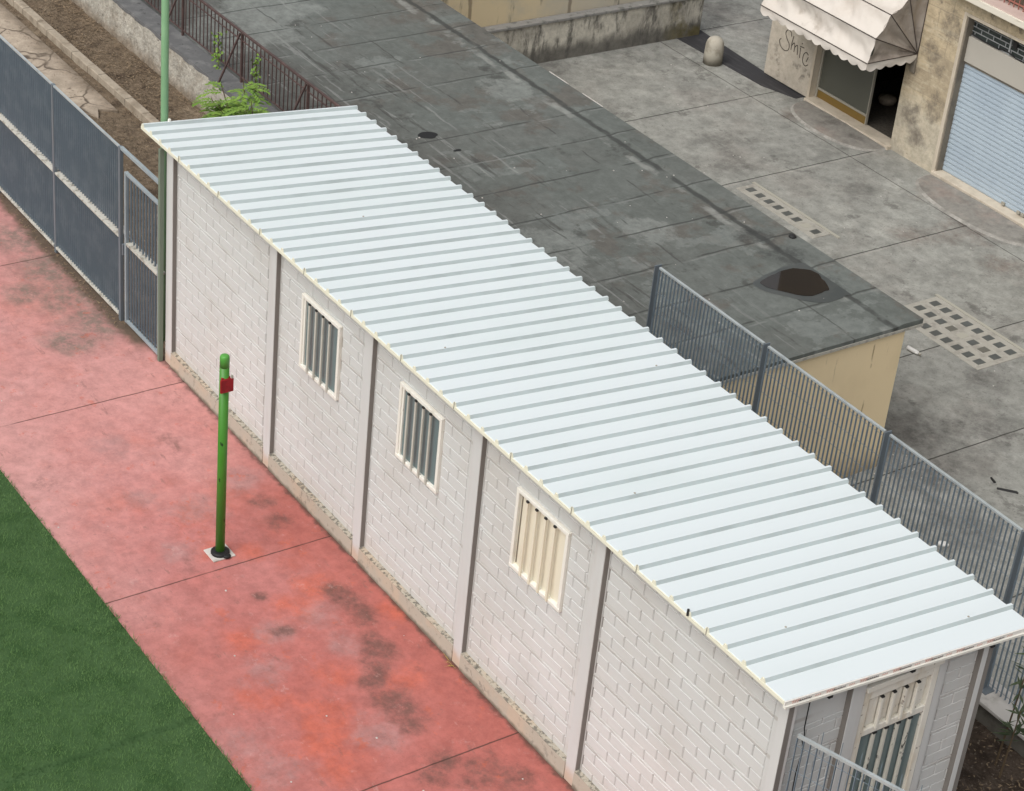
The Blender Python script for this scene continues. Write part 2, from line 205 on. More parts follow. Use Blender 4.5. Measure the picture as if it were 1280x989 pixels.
M['greenpost'] = mat('bright_green_paint', (.055, .215, .022), .42, [dict(c=(.075, .25, .05), s=2, a=.45, b=.7, f=.6), dict(c=(.01, .025, .008), s=11, a=.68, b=.715, f=.9, st=(1, 1, .6), d=3)], (20, .08, .004), spec=.4)
M['greencap'] = mat('fresh_green_paint', (.09, .31, .055), .4); M['red'] = mat('red_paint', (.30, .012, .018), .45, [dict(c=(.19, .008, .012), s=9, a=.45, b=.65, f=.7)])
M['rubber'] = mat('black_rubber', (.012, .012, .012), .55); M['plate'] = mat('white_base_plate', (.56, .53, .49), .6, [dict(c=(.36, .33, .29), s=9, a=.5, b=.68, f=.7)])
M['palegreen'] = mat('pale_green_pole', (.19, .34, .185), .5, [dict(c=(.22, .38, .21), s=4, a=.45, b=.7, f=.7), dict(c=(.5, .52, .45), s=12, a=.70, b=.76, f=.6, st=(1, 1, .4))])
M['dullgreen'] = mat('dull_green_gate_post', (.165, .205, .155), .6, [dict(c=(.16, .20, .15), s=4, a=.45, b=.7, f=.7)])
M['rust'] = mat('rust_red_railing', (.078, .050, .046), .7, [dict(c=(.125, .078, .07), s=8, a=.45, b=.68, f=.7), dict(c=(.20, .15, .14), s=15, a=.62, b=.72, f=.6)])
M['stained'] = mat('stained_parapet', (.56, .53, .455), .92, [
    dict(c=(.40, .375, .32), s=1.4, a=.42, b=.66, f=.8, d=8), dict(c=(.085, .08, .072), s=2.2, a=.47, b=.62, f=.85, st=(1, 1.5, .45), d=10, r=.72), dict(k='range', ax='Z', a=-1.28, b=-1.55, wob=.6, ns=2.0, c=(.10, .095, .085), f=.85, st=(1, 1, .4)), dict(c=(.15, .125, .05), s=1.6, a=.45, b=.6, f=.8, zone=('Y', 15.2, 16.0), off=2)], (30, .3, .006), grain=(5, .25))
M['coping'] = mat('grey_coping', (.25, .245, .23), .9, [dict(c=(.12, .118, .11), s=5, a=.5, b=.65, f=.8, d=8), dict(c=(.36, .35, .32), s=9, a=.58, b=.7, f=.6)], (30, .4, .01))
M['ochre'] = mat('peeling_ochre_wall', (.64, .53, .345), .92, [
    dict(c=(.50, .45, .34), s=1.2, a=.45, b=.65, f=.8, d=8), dict(k='range', ax='Y', a=11.6, b=14.0, wob=1.5, ns=1, c=(.46, .435, .375), f=.75), dict(c=(.085, .078, .068), s=2.0, a=.55, b=.66, f=.85, st=(1, 1.6, .3), d=7), dict(k='line', ax='Y', v=[10.9, 13.2], w=.06, wob=.1, c=(.10, .07, .05), f=.6), dict(c=(.15, .08, .04), s=3, a=.64, b=.74, f=.5, st=(1, 1.5, .4))], (30, .3, .006))
M['traver'] = mat('travertine_cladding', (.50, .41, .275), .85, [
    dict(k='brick', axes='XZ', bw=.62, rh=.40, m=.010, jit=.06, var=1.0, c=(.33, .275, .195), f=.8), dict(c=(.56, .49, .36), s=1.8, a=.48, b=.62, f=.75, d=10, r=.7, st=(.5, 1, 2.5)), dict(c=(.17, .138, .105), s=1.0, a=.53, b=.60, f=.8, d=11, r=.74), dict(c=(.24, .18, .115), s=5, a=.54, b=.66, f=.55, st=(.25, 1, 2.5), d=11, r=.74), dict(k='range', ax='Z', a=-.3, b=-.9, wob=.4, ns=1.5, c=(.52, .48, .39), f=.6), dict(k='blob', c=(.13, .11, .088), pts=[(-2.45, 16.33, 1.0, .35), (-2.75, 16.33, .38, .3), (-2.5, 16.33, .15, .2), (-2.45, 16.33, -.55, .3), (-3.0, 16.33, -.85, .3), (-2.75, 16.33, -1.25, .25), (-3.15, 16.33, .0, .2)], amp=2.4, ns=3.5, f=.7, inner=.4), dict(c=(.12, .10, .08), s=6, a=.60, b=.69, f=.45, d=10, r=.75)], (16, .7, .015), grain=(10, .2))
M['travpale'] = mat('pale_stone_cladding', (.48, .43, .355), .88, [dict(c=(.38, .34, .28), s=2.2, a=.45, b=.68, f=.75, d=8), dict(c=(.15, .135, .115), s=3.2, a=.55, b=.66, f=.75, d=9, zone=('Z', -.75, -1.2)), dict(c=(.56, .52, .45), s=5, a=.58, b=.7, f=.5)], (16, .6, .012), grain=(9, .15))
M['marble'] = mat('cream_marble_jamb', (.55, .485, .39), .6, [dict(c=(.40, .345, .265), s=4, a=.45, b=.7, f=.7, st=(1, 1, .4), d=7)])
M['jambside'] = mat('grey_brown_reveal', (.20, .175, .14), .8, [dict(c=(.13, .115, .095), s=3, a=.45, b=.7, f=.7)])
M['slat'] = mat('pale_blue_shutter', (.40, .475, .535), .5, [dict(c=(.34, .41, .475), s=1.5, a=.4, b=.7, f=.7, st=(1, 1, .5)), dict(c=(.50, .52, .53), s=9, a=.66, b=.75, f=.5), dict(c=(.12, .12, .12), s=24, a=.74, b=.78, f=.7)], spec=.4)
M['panel'] = mat('warm_grey_panel', (.42, .395, .345), .6, [dict(c=(.37, .345, .30), s=1, a=.4, b=.7, f=.6)])
M['darkglass'] = mat('dark_transom_glass', (.03, .038, .036), .2, [dict(c=(.05, .06, .055), s=2, a=.4, b=.6, f=.7)], spec=.5)
M['grille'] = mat('grey_grille_bars', (.30, .31, .31), .55)
M['shopglass'] = mat('olive_shop_glass', (.085, .087, .070), .35, [dict(c=(.105, .105, .088), s=.9, a=.4, b=.7, f=.7)], spec=.5)
M['gold'] = mat('bronze_kick_panel', (.19, .12, .03), .45, [dict(c=(.18, .11, .025), s=3, a=.45, b=.7, f=.7)], spec=.4)
M['alu'] = mat('dull_aluminium_frame', (.33, .31, .26), .5)
M['dark'] = mat('unlit_interior', (.015, .014, .013), .9); M['terrazzo'] = mat('brown_terrazzo', (.10, .088, .072), .6, [dict(c=(.05, .045, .038), s=20, a=.45, b=.6, f=.8)])
M['canvas'] = mat('dirty_cream_canvas', (.60, .555, .50), .85, [dict(c=(.48, .42, .36), s=1.1, a=.45, b=.7, f=.75, d=7), dict(c=(.27, .22, .17), s=1.6, a=.58, b=.72, f=.6, d=7, off=5), dict(k='blob', c=(.44, .36, .14), pts=[(-3.9, 15.9, 1.35, .5)], amp=1.4, ns=3, f=.6, inner=.2)], (9, .25, .03))
M['canvas_side'] = mat('greyed_canvas_side', (.36, .315, .27), .85, [dict(c=(.22, .185, .155), s=2.5, a=.45, b=.66, f=.8, d=7), dict(c=(.48, .43, .37), s=4, a=.58, b=.7, f=.5)], (9, .25, .03))
M['rib'] = mat('dark_brown_seam', (.055, .042, .036), .8)
M['pinkfloor'] = mat('pink_balcony_floor', (.56, .44, .39), .8, [dict(c=(.46, .35, .31), s=3, a=.45, b=.7, f=.6)]); M['creamslab'] = mat('cream_slab_edge', (.66, .615, .52), .75, [dict(c=(.42, .37, .28), s=5, a=.52, b=.7, f=.7, st=(.4, 1, 2))])
M['redrail'] = mat('faded_red_railing', (.33, .13, .10), .6); M['upper'] = mat('brown_upper_facade', (.115, .088, .066), .9, [dict(c=(.09, .07, .052), s=.6, a=.4, b=.7, f=.7)])
M['bollard'] = mat('pale_concrete_bollard', (.42, .39, .325), .9, [dict(c=(.24, .215, .17), s=5, a=.45, b=.68, f=.75, d=7), dict(k='range', ax='Z', a=-1.5, b=-1.72, wob=.2, c=(.13, .115, .09), f=.8)], (30, .5, .01))
M['pframe'] = mat('pale_concrete_grid', (.36, .345, .30), .85, [dict(c=(.25, .235, .205), s=6, a=.45, b=.68, f=.7, d=7), dict(c=(.46, .44, .39), s=11, a=.58, b=.7, f=.6)], (40, .3, .006))
M['gblock'] = mat('dark_glass_block', (.080, .084, .078), .35, [dict(c=(.10, .105, .098), s=5, a=.45, b=.65, f=.7)], spec=.4); M['gblockpale'] = mat('pale_filled_block', (.36, .345, .29), .8); M['gblockmid'] = mat('dusty_glass_block', (.13, .125, .105), .6)
M['graff'] = mat('faded_black_spray', (.075, .065, .055), .9)
M['lowwall'] = mat('dark_mossy_concrete', (.135, .125, .105), .95, [dict(c=(.07, .062, .05), s=4, a=.45, b=.66, f=.8, d=8)], (20, .6, .02)); M['whitecap'] = mat('white_wall_cap', (.50, .475, .44), .8, [dict(c=(.30, .275, .24), s=4, a=.5, b=.68, f=.8, d=7)])
M['leaf1'] = mat('fresh_green_leaf', (.17, .275, .045), .55, [dict(c=(.11, .22, .03), s=7, a=.46, b=.62, f=.8), dict(c=(.28, .34, .06), s=12, a=.58, b=.7, f=.7)]); M['leaf2'] = mat('dull_olive_leaf', (.055, .075, .035), .6, [dict(c=(.10, .12, .07), s=14, a=.5, b=.66, f=.7)])
M['stem'] = mat('brown_stem', (.12, .085, .05), .8); M['litter1'] = mat('dry_leaf', (.24, .175, .11), .9, [dict(c=(.10, .07, .045), s=9, a=.4, b=.62, f=.8), dict(c=(.42, .34, .22), s=15, a=.6, b=.68, f=.8)])
M['straw'] = mat('yellow_dry_grass', (.50, .38, .12), .8); M['trash'] = mat('white_litter', (.62, .61, .58), .7)

# ------------------------------------------------------------------ mesh helpers
class MB:
    def __init__(s): s.v = []; s.f = []
    def add(s, vs, fs):
        o = len(s.v); s.v += [tuple(v) for v in vs]; s.f += [tuple(i + o for i in f) for f in fs]; return s
    def box(s, x0, x1, y0, y1, z0, z1):
        return s.add([(x0, y0, z0), (x1, y0, z0), (x1, y1, z0), (x0, y1, z0), (x0, y0, z1), (x1, y0, z1), (x1, y1, z1), (x0, y1, z1)],
                     [(3, 2, 1, 0), (4, 5, 6, 7), (0, 1, 5, 4), (1, 2, 6, 5), (2, 3, 7, 6), (3, 0, 4, 7)])
    def hexa(s, p): return s.add(p, [(3, 2, 1, 0), (4, 5, 6, 7), (0, 1, 5, 4), (1, 2, 6, 5), (2, 3, 7, 6), (3, 0, 4, 7)])
    def bar(s, a, b, w, d, side=None):
        """rectangular bar from a to b; w along `side`, d across"""
        a, b = Vector(a), Vector(b); t = (b - a).normalized()
        u = Vector(side) if side else (Vector((0, 0, 1)) if abs(t.z) < .9 else Vector((1, 0, 0)))
        u = (u - t * u.dot(t)).normalized(); v = t.cross(u)
        u *= w / 2; v *= d / 2
        return s.hexa([a - u - v, a + u - v, a + u + v, a - u + v, b - u - v, b + u - v, b + u + v, b - u + v])
    def tube(s, pts, r, n=8, cap=True):
        pts = [Vector(p) for p in pts]; rs = r if isinstance(r, (list, tuple)) else [r] * len(pts); vs = []; fs = []
        for i, p in enumerate(pts):
            t = (pts[min(i + 1, len(pts) - 1)] - pts[max(i - 1, 0)]).normalized()
            u = t.cross(Vector((0, 0, 1)) if abs(t.z) < .9 else Vector((1, 0, 0))).normalized(); v = t.cross(u)
            for k in range(n):
                a = 2 * math.pi * k / n; vs.append(p + (u * math.cos(a) + v * math.sin(a)) * rs[i])
        for i in range(len(pts) - 1):
            for k in range(n): fs.append((i * n + k, i * n + (k + 1) % n, (i + 1) * n + (k + 1) % n, (i + 1) * n + k))
        if cap: fs += [tuple(range(n))[::-1], tuple((len(pts) - 1) * n + k for k in range(n))]
        return s.add(vs, fs)
    def lathe(s, prof, cx, cy, n=24):
        vs = []; fs = []
        for r, z in prof:
            for k in range(n): a = 2 * math.pi * k / n; vs.append((cx + r * math.cos(a), cy + r * math.sin(a), z))
        for i in range(len(prof) - 1):
            for k in range(n): fs.append((i * n + k, i * n + (k + 1) % n, (i + 1) * n + (k + 1) % n, (i + 1) * n + k))
        fs += [tuple(range(n))[::-1], tuple((len(prof) - 1) * n + k for k in range(n))]
        return s.add(vs, fs)
    def prism(s, poly, z0, z1):
        n = len(poly); vs = [(x, y, z0) for x, y in poly] + [(x, y, z1) for x, y in poly]
        return s.add(vs, [tuple(range(n))[::-1], tuple(range(n, 2 * n))] + [(i, (i + 1) % n, n + (i + 1) % n, n + i) for i in range(n)])
    def quad(s, a, b, c, d): return s.add([a, b, c, d], [(0, 1, 2, 3)])
    def build(s, name, m, parent=None, bevel=0, smooth=False):
        root = parent
        while root is not None and root.parent: root = root.parent
        off = Vector(root.location) if root else Vector((0, 0, 0))
        me = bpy.data.meshes.new(name); me.from_pydata([tuple(Vector(v) - off) for v in s.v], [], s.f)
        bm = bmesh.new(); bm.from_mesh(me); bmesh.ops.recalc_face_normals(bm, faces=bm.faces); bm.to_mesh(me); bm.free()
        if smooth: me.shade_smooth()
        me.materials.append(m); o = bpy.data.objects.new(name, me); COL.objects.link(o)
        if parent: o.parent = parent
        if bevel:
            b = o.modifiers.new('bevel', 'BEVEL'); b.width = bevel; b.segments = 2; b.limit_method = 'ANGLE'
        return o
def tag(o, label, cat, group=None):
    o['label'] = label; o['category'] = cat
    if group: o['group'] = group
    return o
def thing(name, loc, label, cat, group=None):
    o = bpy.data.objects.new(name, None); COL.objects.link(o); o.location = loc; o.empty_display_size = .1
    return tag(o, label, cat, group)
def struct(o, kind='structure'): o['kind'] = kind; return o

# ------------------------------------------------------------------ ground levels
struct(MB().box(-150, 150, -150, 150, -3.0, -1.75).build('ground', M['plaza']))
struct(MB().box(-40, 60, 4.9, 60, -1.76, -1.70).build('plaza', M['plaza']))
struct(MB().box(-40, 40, -2.78, 0.0, -1.76, 0.0).build('sports_court', M['court']))
struct(MB().box(-40, 40, -40, -2.785, -1.76, 0.006).build('turf', M['turf']))
def rough_sheet(x0, x1, y0, y1, z, step, amp, holes=()):
    mb = MB(); nx = int((x1 - x0) / step); ny = int((y1 - y0) / step); vs = []; fs = []
    for i in range(nx + 1):
        for j in range(ny + 1):
            x = x0 + (x1 - x0) * i / nx; y = y0 + (y1 - y0) * j / ny
            h = mnoise.noise(Vector((x * 1.3, y * 1.3, 1))) * amp + mnoise.noise(Vector((x * 4, y * 4, 5))) * amp * .6 + mnoise.noise(Vector((x * 11, y * 11, 8))) * amp * .35
            vs.append((x, y, z + h))
    for i in range(nx):
        for j in range(ny): a = i * (ny + 1) + j; fs.append((a, a + ny + 1, a + ny + 2, a + 1))
    return mb.add(vs, fs)
struct(MB().box(-40, .3, 0.0, 3.87, -1.76, -.06).build('terrain_base', M['dirt']))
struct(rough_sheet(-16, .42, .004, 3.90, -.012, .06, .022).build('dirt_yard', M['dirt'], smooth=True))
struct(MB().box(.3, 40, 0.0, 4.47, -1.76, -.16).build('terrain_base', M['darkdirt']))
struct(rough_sheet(9.0, 15.0, 0.02, 4.49, -.10, .06, .035).build('dark_dirt', M['darkdirt'], smooth=True))
# cracked footpath inside the fence, with a ragged end
pp = [(-16, .22)]
for i in range(20):
    pp.append((-6.5 + .25 * math.sin(i * 2.1) + .45 * random.random() - (.5 if i > 14 else 0), .25 + i * .126))
pp += [(-16, 2.72)]
struct(MB().prism(pp, -.03, .028).build('footpath', M['paving'], bevel=.012))
kb = MB(); x = -16.2
while x < -5.0:
    kb.box(x + .004, x + .996, 2.84 + random.uniform(-.006, .006), 2.98, -.1, .115 + random.uniform(-.008, .008)); x += 1.0
struct(kb.build('kerb', M['kerb'], bevel=.012))
struct(MB().prism([(-9.04, 15.82), (-7.57, 15.88), (-6.49, 15.92), (-5.76, 16.16), (-5.76, 16.36), (-6.95, 16.42), (-9.2, 16.56)], -1.72, -1.694).build('asphalt_strip', M['asphalt']))
def ramp_mound(x0, x1, ymin, name='door_ramp'):
    out = []; n = 22
    for k in range(n + 1):
        a = math.pi * k / n; cx = (x0 + x1) / 2; out.append((cx - math.cos(a) * (x1 - x0) / 2, 16.25 - (math.sin(a) ** .7) * (16.25 - ymin)))
    inn = [((x0 + x1) / 2 + (px - (x0 + x1) / 2) * .965, 16.25 - (16.25 - py) * .93) for px, py in out]
    n1 = len(out); vs = [(x, y, -1.70) for x, y in out] + [(x, y, -1.672) for x, y in inn]
    lip = MB().add(vs, [(i, i + 1, n1 + i + 1, n1 + i) for i in range(n1 - 1)])
    o = struct(lip.build('ramp_lip', M['ramplip'], smooth=True))
    struct(MB().add([(x, y, -1.672) for x, y in inn] + [((x0 + x1) / 2, 16.25, -1.652)], [(i, i + 1, n1) for i in range(n1 - 1)]).build(name, M['ramp']))
ramp_mound(-5.62, -3.3, 15.48); ramp_mound(-2.2, .75, 15.42)

# ------------------------------------------------------------------ prefabricated building
B = thing('prefab_building', (0.43, 0, 0), 'long low white block hut with ribbed white metal roof beside the red court', 'building')
PLY = .055                                               # recessed panel plane
def block_panel(u0, u1, ztop, holes, fn, phase, margin, joint0, zlo=.2, left_margin=0):
    """fn(u, d, z): u along wall, d depth behind the pilaster face"""
    mb = MB(); dep = .011; ch = .007
    def plate(a, b, z0, z1, c0=True):
        if b - a < .016 or z1 - z0 < .016: return
        d0, d1 = PLY, PLY + dep
        mb.add([fn(a, d1, z0), fn(b, d1, z0), fn(b, d1, z1), fn(a, d1, z1), fn(a + ch, d0, z0 + ch), fn(b - ch, d0, z0 + ch), fn(b - ch, d0, z1 - ch), fn(a + ch, d0, z1 - ch)],
               [(4, 5, 6, 7), (0, 1, 5, 4), (1, 2, 6, 5), (2, 3, 7, 6), (3, 0, 4, 7)])
    def cut(a, b, z0, z1):
        for (ha, hb, h0, h1) in holes:
            if a < hb and b > ha and z0 < h1 and z1 > h0:
                if a < ha: plate(a, ha, z0, z1)
                if b > hb: plate(hb, b, z0, z1)
                m0, m1 = max(a, ha), min(b, hb)
                if z0 < h0: plate(m0, m1, z0, h0)
                if z1 > h1: plate(m0, m1, h1, z1)
                return
        plate(a, b, z0, z1)
    P = .421; ch_h = .126
    k0 = int((zlo - .56) / P) - 1
    for k in range(k0, 8):
        base = .56 + P * k
        rows = [(base + .022, 0), (base + .022 + ch_h, 1), (base + .022 + 2 * ch_h, 0)]
        if base + .02 > zlo: cut(u0, u1 - margin, max(zlo, base - .019), min(ztop, base + .019))
        for z0, st in rows:
            z1 = min(z0 + ch_h, ztop); z0 = max(z0, zlo)
            if z1 - z0 < .03: continue
            st2 = (st + k) % 2; x = joint0 + st2 * .168 - 60 * .336
            while x < u1:
                a, b = max(x + .0035, u0 + left_margin), min(x + .3325, u1 - margin)
                if b > a: cut(a, b, z0, z1)
                x += .336
    # smooth cast margins and backing slab
    if margin: mb.hexa([fn(u1 - margin + .004, PLY + .03, zlo), fn(u1, PLY + .03, zlo), fn(u1, PLY + .001, zlo), fn(u1 - margin + .004, PLY + .001, zlo), fn(u1 - margin + .004, PLY + .03, ztop), fn(u1, PLY + .03, ztop), fn(u1, PLY + .001, ztop), fn(u1 - margin + .004, PLY + .001, ztop)])
    if left_margin: mb.hexa([fn(u0, PLY + .03, zlo), fn(u0 + left_margin - .004, PLY + .03, zlo), fn(u0 + left_margin - .004, PLY + .001, zlo), fn(u0, PLY + .001, zlo), fn(u0, PLY + .03, ztop), fn(u0 + left_margin - .004, PLY + .03, ztop), fn(u0 + left_margin - .004, PLY + .001, ztop), fn(u0, PLY + .001, ztop)])
    bk = MB()
    def slab(a, b, z0, z1): bk.hexa([fn(a, PLY + .012, z0), fn(b, PLY + .012, z0), fn(b, PLY + .16, z0), fn(a, PLY + .16, z0), fn(a, PLY + .012, z1), fn(b, PLY + .012, z1), fn(b, PLY + .16, z1), fn(a, PLY + .16, z1)])
    if holes:
        ha, hb, h0, h1 = holes[0]; slab(u0, ha, zlo, ztop); slab(hb, u1, zlo, ztop)
        if h0 > zlo: slab(ha, hb, zlo, h0)
        if h1 < ztop: slab(ha, hb, h1, ztop)
    else: slab(u0, u1, zlo, ztop)
    po = mb.build('wall_panel', M['wall'], B); bk.build('joint_backing', M['groove'], po)
long_wall = lambda u, d, z: (u, d, z)
end_wall = lambda u, d, z: (11.985 - d, u, z)
pil = [.595, 3.167, 5.256, 7.346, 9.402]                 # right edges of the pilasters
PW = .15; ZT = 3.04
wins = {1: (3.715, 4.55, 1.715, 2.645), 2: (5.79, 6.60, 1.745, 2.655), 3: (7.955, 8.82, 1.735, 2.665)}
for i in range(5):
    u0 = pil[i]; u1 = (pil[i + 1] - PW) if i < 4 else 11.88
    h = [wins[i]] if i in wins else []
    block_panel(u0, u1, ZT, h, long_wall, 0, .12 if i < 4 else .10, 9.77, left_margin=.022)
for i, xr in enumerate(pil):
    w = PW if i else .165
    po = MB().box(xr - w, xr, -.004, .12, 0, ZT).build('pilaster', M['pilaster'], B, bevel=.006)
    MB().box(xr + .0005, xr + .006, .004, .064, .215, ZT).build('side_strip', M['joint'], po)
MB().box(11.88, 11.985, -.004, .10, 0, ZT).build('pilaster', M['pilaster'], B, bevel=.008)
for i in range(5):
    pl = MB()
    u0 = pil[i]; u1 = (pil[i + 1] - PW) if i < 4 else 11.88
    n = int((u1 - u0) / .12)                              # ragged, chipped top edge
    prev = None
    for k in range(n):
        a = u0 + (u1 - u0) * k / n; b = u0 + (u1 - u0) * (k + 1) / n; e = lambda q: .008 * mnoise.noise(Vector((q * 5, 3, 1))); zt = lambda q: .205 + .004 * mnoise.noise(Vector((q * 7, 9, 2)))
        pl.hexa([(a, e(a) - .014, 0), (b, e(b) - .014, 0), (b, .2, 0), (a, .2, 0), (a, e(a) - .008, zt(a)), (b, e(b) - .008, zt(b)), (b, .2, .21), (a, .2, .21)])
    pl.build('plinth', M['plinth'], B)
# near end wall: Y 0..2.44 at X = 11.985, door opening Y .90..1.80
DW = (.905, 1.80, .05, 2.74)
MB().box(11.78, 11.928, .10, .735, 2.585, 2.955).build('wall_head', M['wall'], B)
block_panel(.10, .735, 2.58, [], end_wall, 0, 0, .16, left_margin=.05)
block_panel(1.86, 2.33, 2.80, [], end_wall, 0, 0, 1.97, left_margin=.10)
MB().box(11.74, 11.925, .90, 1.86, 2.75, 2.855).build('door_lintel', M['wall'], B)
MB().box(11.75, 11.988, .735, .895, 0, 2.87).build('pilaster', M['pilaster'], B, bevel=.008)
MB().box(11.75, 11.965, 1.81, 1.90, 0, 2.84).build('pilaster', M['pilaster'], B, bevel=.008)
MB().box(11.78, 11.985, 2.33, 2.46, 0, 2.795).build('pilaster', M['pilaster'], B, bevel=.008)
MB().box(11.9, 11.984, .727, .7345, 0, 2.868).build('side_strip', M['joint'], B); MB().box(11.9, 11.983, 2.322, 2.3295, 0, 2.793).build('side_strip', M['joint'], B); MB().box(11.9855, 11.988, .002, .060, .21, 3.035).build('side_strip', M['joint'], B); MB().box(11.9855, 11.988, 2.395, 2.45, 0, 2.79).build('side_strip', M['joint'], B)
MB().box(11.70, 11.93, .11, 2.42, 0, .2).build('plinth', M['plinth'], B)
MB().box(.45, 11.9, 2.30, 2.44, -.1, 2.79).build('back_wall', M['wall'], B)
MB().box(.44, .58, .12, 2.44, -.1, 2.83).build('end_wall', M['wall'], B)
# roof panels
Y0, Y1 = -.122, 2.857
zr = lambda y: 3.088 + (y - Y0) * (2.815 - 3.088) / (Y1 - Y0)
for i in range(12):
    x0, x1 = i - (.01 if i == 0 else -.001), i + 1 - (.001 if i < 11 else -.035)
    r = MB(); T = .036
    r.hexa([(x0, Y0, zr(Y0) - T), (x1, Y0, zr(Y0) - T), (x1, Y1, zr(Y1) - T), (x0, Y1, zr(Y1) - T), (x0, Y0, zr(Y0)), (x1, Y0, zr(Y0)), (x1, Y1, zr(Y1)), (x0, Y1, zr(Y1))])
    e = MB(); ribs = []
    for k in range(4):
        xc = i + .25 * k + (.03 if (i == 0 and k == 0) else 0); bw, tw, hh = .027, .013, .038
        y0, y1 = Y0 + .004, Y1 + .012
        q = MB(); ribs.append(q); q.hexa([(xc - bw, y0, zr(y0) + .0005), (xc + bw, y0, zr(y0) + .0005), (xc + bw, y1, zr(y1) + .0005), (xc - bw, y1, zr(y1) + .0005), (xc - tw, y0, zr(y0) + hh), (xc + tw, y0, zr(y0) + hh), (xc + tw, y1, zr(y1) + hh), (xc - tw, y1, zr(y1) + hh)])
        e.hexa([(xc - bw - .004, Y0 - .010, zr(Y0) - .004), (xc + bw + .004, Y0 - .010, zr(Y0) - .004), (xc + bw + .004, y0 - .001, zr(Y0) - .004), (xc - bw - .004, y0 - .001, zr(Y0) - .004), (xc - tw, Y0 - .010, zr(Y0) + hh), (xc + tw, Y0 - .010, zr(Y0) + hh), (xc + tw, y0 - .001, zr(Y0) + hh), (xc - tw, y0 - .001, zr(Y0) + hh)])
    ro = r.build('roof_panel', M['roof'], B, bevel=.004)
    for q in ribs:
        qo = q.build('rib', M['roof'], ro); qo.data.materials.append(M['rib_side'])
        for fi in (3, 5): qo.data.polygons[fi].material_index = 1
    e.box(x0 + .004, x1, Y0 - .012, Y0 - .001, zr(Y0) - T - .002, zr(Y0) - .003)
    e.build('foam_edge', M['foam'], ro)
    if i: MB().bar((i + .004, Y0 - .016, zr(Y0) - .03), (i + .006, Y0 - .012, zr(Y0) + .048), .007, .006).build('seam_clip', M['alu'], ro)
for (sx, sy) in [(10.75, Y0 - .01)]: MB().tube([(sx, sy - .01, zr(sy) + .0), (sx - .01, sy, zr(sy) + .06)], .012, 6).build('roof_screw', M['black'], B)
# screws and scuffs standing on a few ribs
for (sx, sy) in [(11.25, .55), (9.0, .6), (6.0, .4), (3.0, 1.2), (11.75, 2.3), (7.0, 2.4)]:
    MB().lathe([(.011, zr(sy) + .036), (.011, zr(sy) + .043), (.006, zr(sy) + .047)], sx, sy, 8).build('roof_screw', M['alu'], B)
# fascia on the near end: printed foam strip and white lip under it
xe = 12.036
def strip(y0, y1, t0, t1, xa, xb): return MB().hexa([(xa, y0, zr(y0) + t0), (xb, y0, zr(y0) + t0), (xb, y1, zr(y1) + t0), (xa, y1, zr(y1) + t0), (xa, y0, zr(y0) + t1), (xb, y0, zr(y0) + t1), (xb, y1, zr(y1) + t1), (xa, y1, zr(y1) + t1)])
fa = strip(Y0 - .012, Y1, -.042, -.001, xe + .001, xe + .014).build('fascia', M['fascia'], B)
strip(Y0 - .014, Y1, -.066, -.0425, xe - .002, xe + .030).build('fascia_lip', M['cream'], fa)
y = Y0 + .07; rx = xe + .0165
while y < Y1 - .25:                                      # faint printed script, repeated along the strip
    m1, m2, m3 = MB(), MB(), MB(); zz = lambda q, d: zr(q) - d
    for s_ in range(3): a = y + s_ * .026; m1.bar((rx, a, zz(a, .036)), (rx, a + .016, zz(a, .018)), .0032, .003, side=(0, 0, 1))
    m1.bar((rx, y - .01, zz(y, .012)), (rx, y + .09, zz(y + .09, .012)), .002, .003, side=(0, 0, 1))
    for s_ in range(6): a = y + .075 + s_ * .024; m2.bar((rx, a, zz(a, .030)), (rx, a + .017, zz(a, .030 - random.uniform(.004, .012))), .0045, .003, side=(0, 0, 1))
    m2.bar((rx, y + .07, zz(y + .07, .031)), (rx, y + .21, zz(y + .21, .027)), .003, .003, side=(0, 0, 1))
    for s_ in range(3): a = y + .255 + s_ * .024; m3.bar((rx, a, zz(a, .032)), (rx, a + .014, zz(a, .020)), .0032, .003, side=(0, 0, 1))
    m1.build('red_print', M['print_red'], fa); m2.build('dark_print', M['print_dark'], fa); m3.build('red_print', M['print_red'], fa); y += .385
for yb in (.40, 1.37, 2.36):
    MB().box(11.9, 12.05, yb - .022, yb + .022, zr(yb) - .115, zr(yb) - .068).build('purlin_end', M['black'], B)
MB().tube([(11.97, .245, 2.95), (11.965, .25, 2.6), (11.972, .262, 2.52), (11.965, .255, 2.46), (11.97, .28, 2.36), (11.965, .26, 2.1), (11.965, .27, 1.6)], .006, 5).build('cable', M['black'], B)
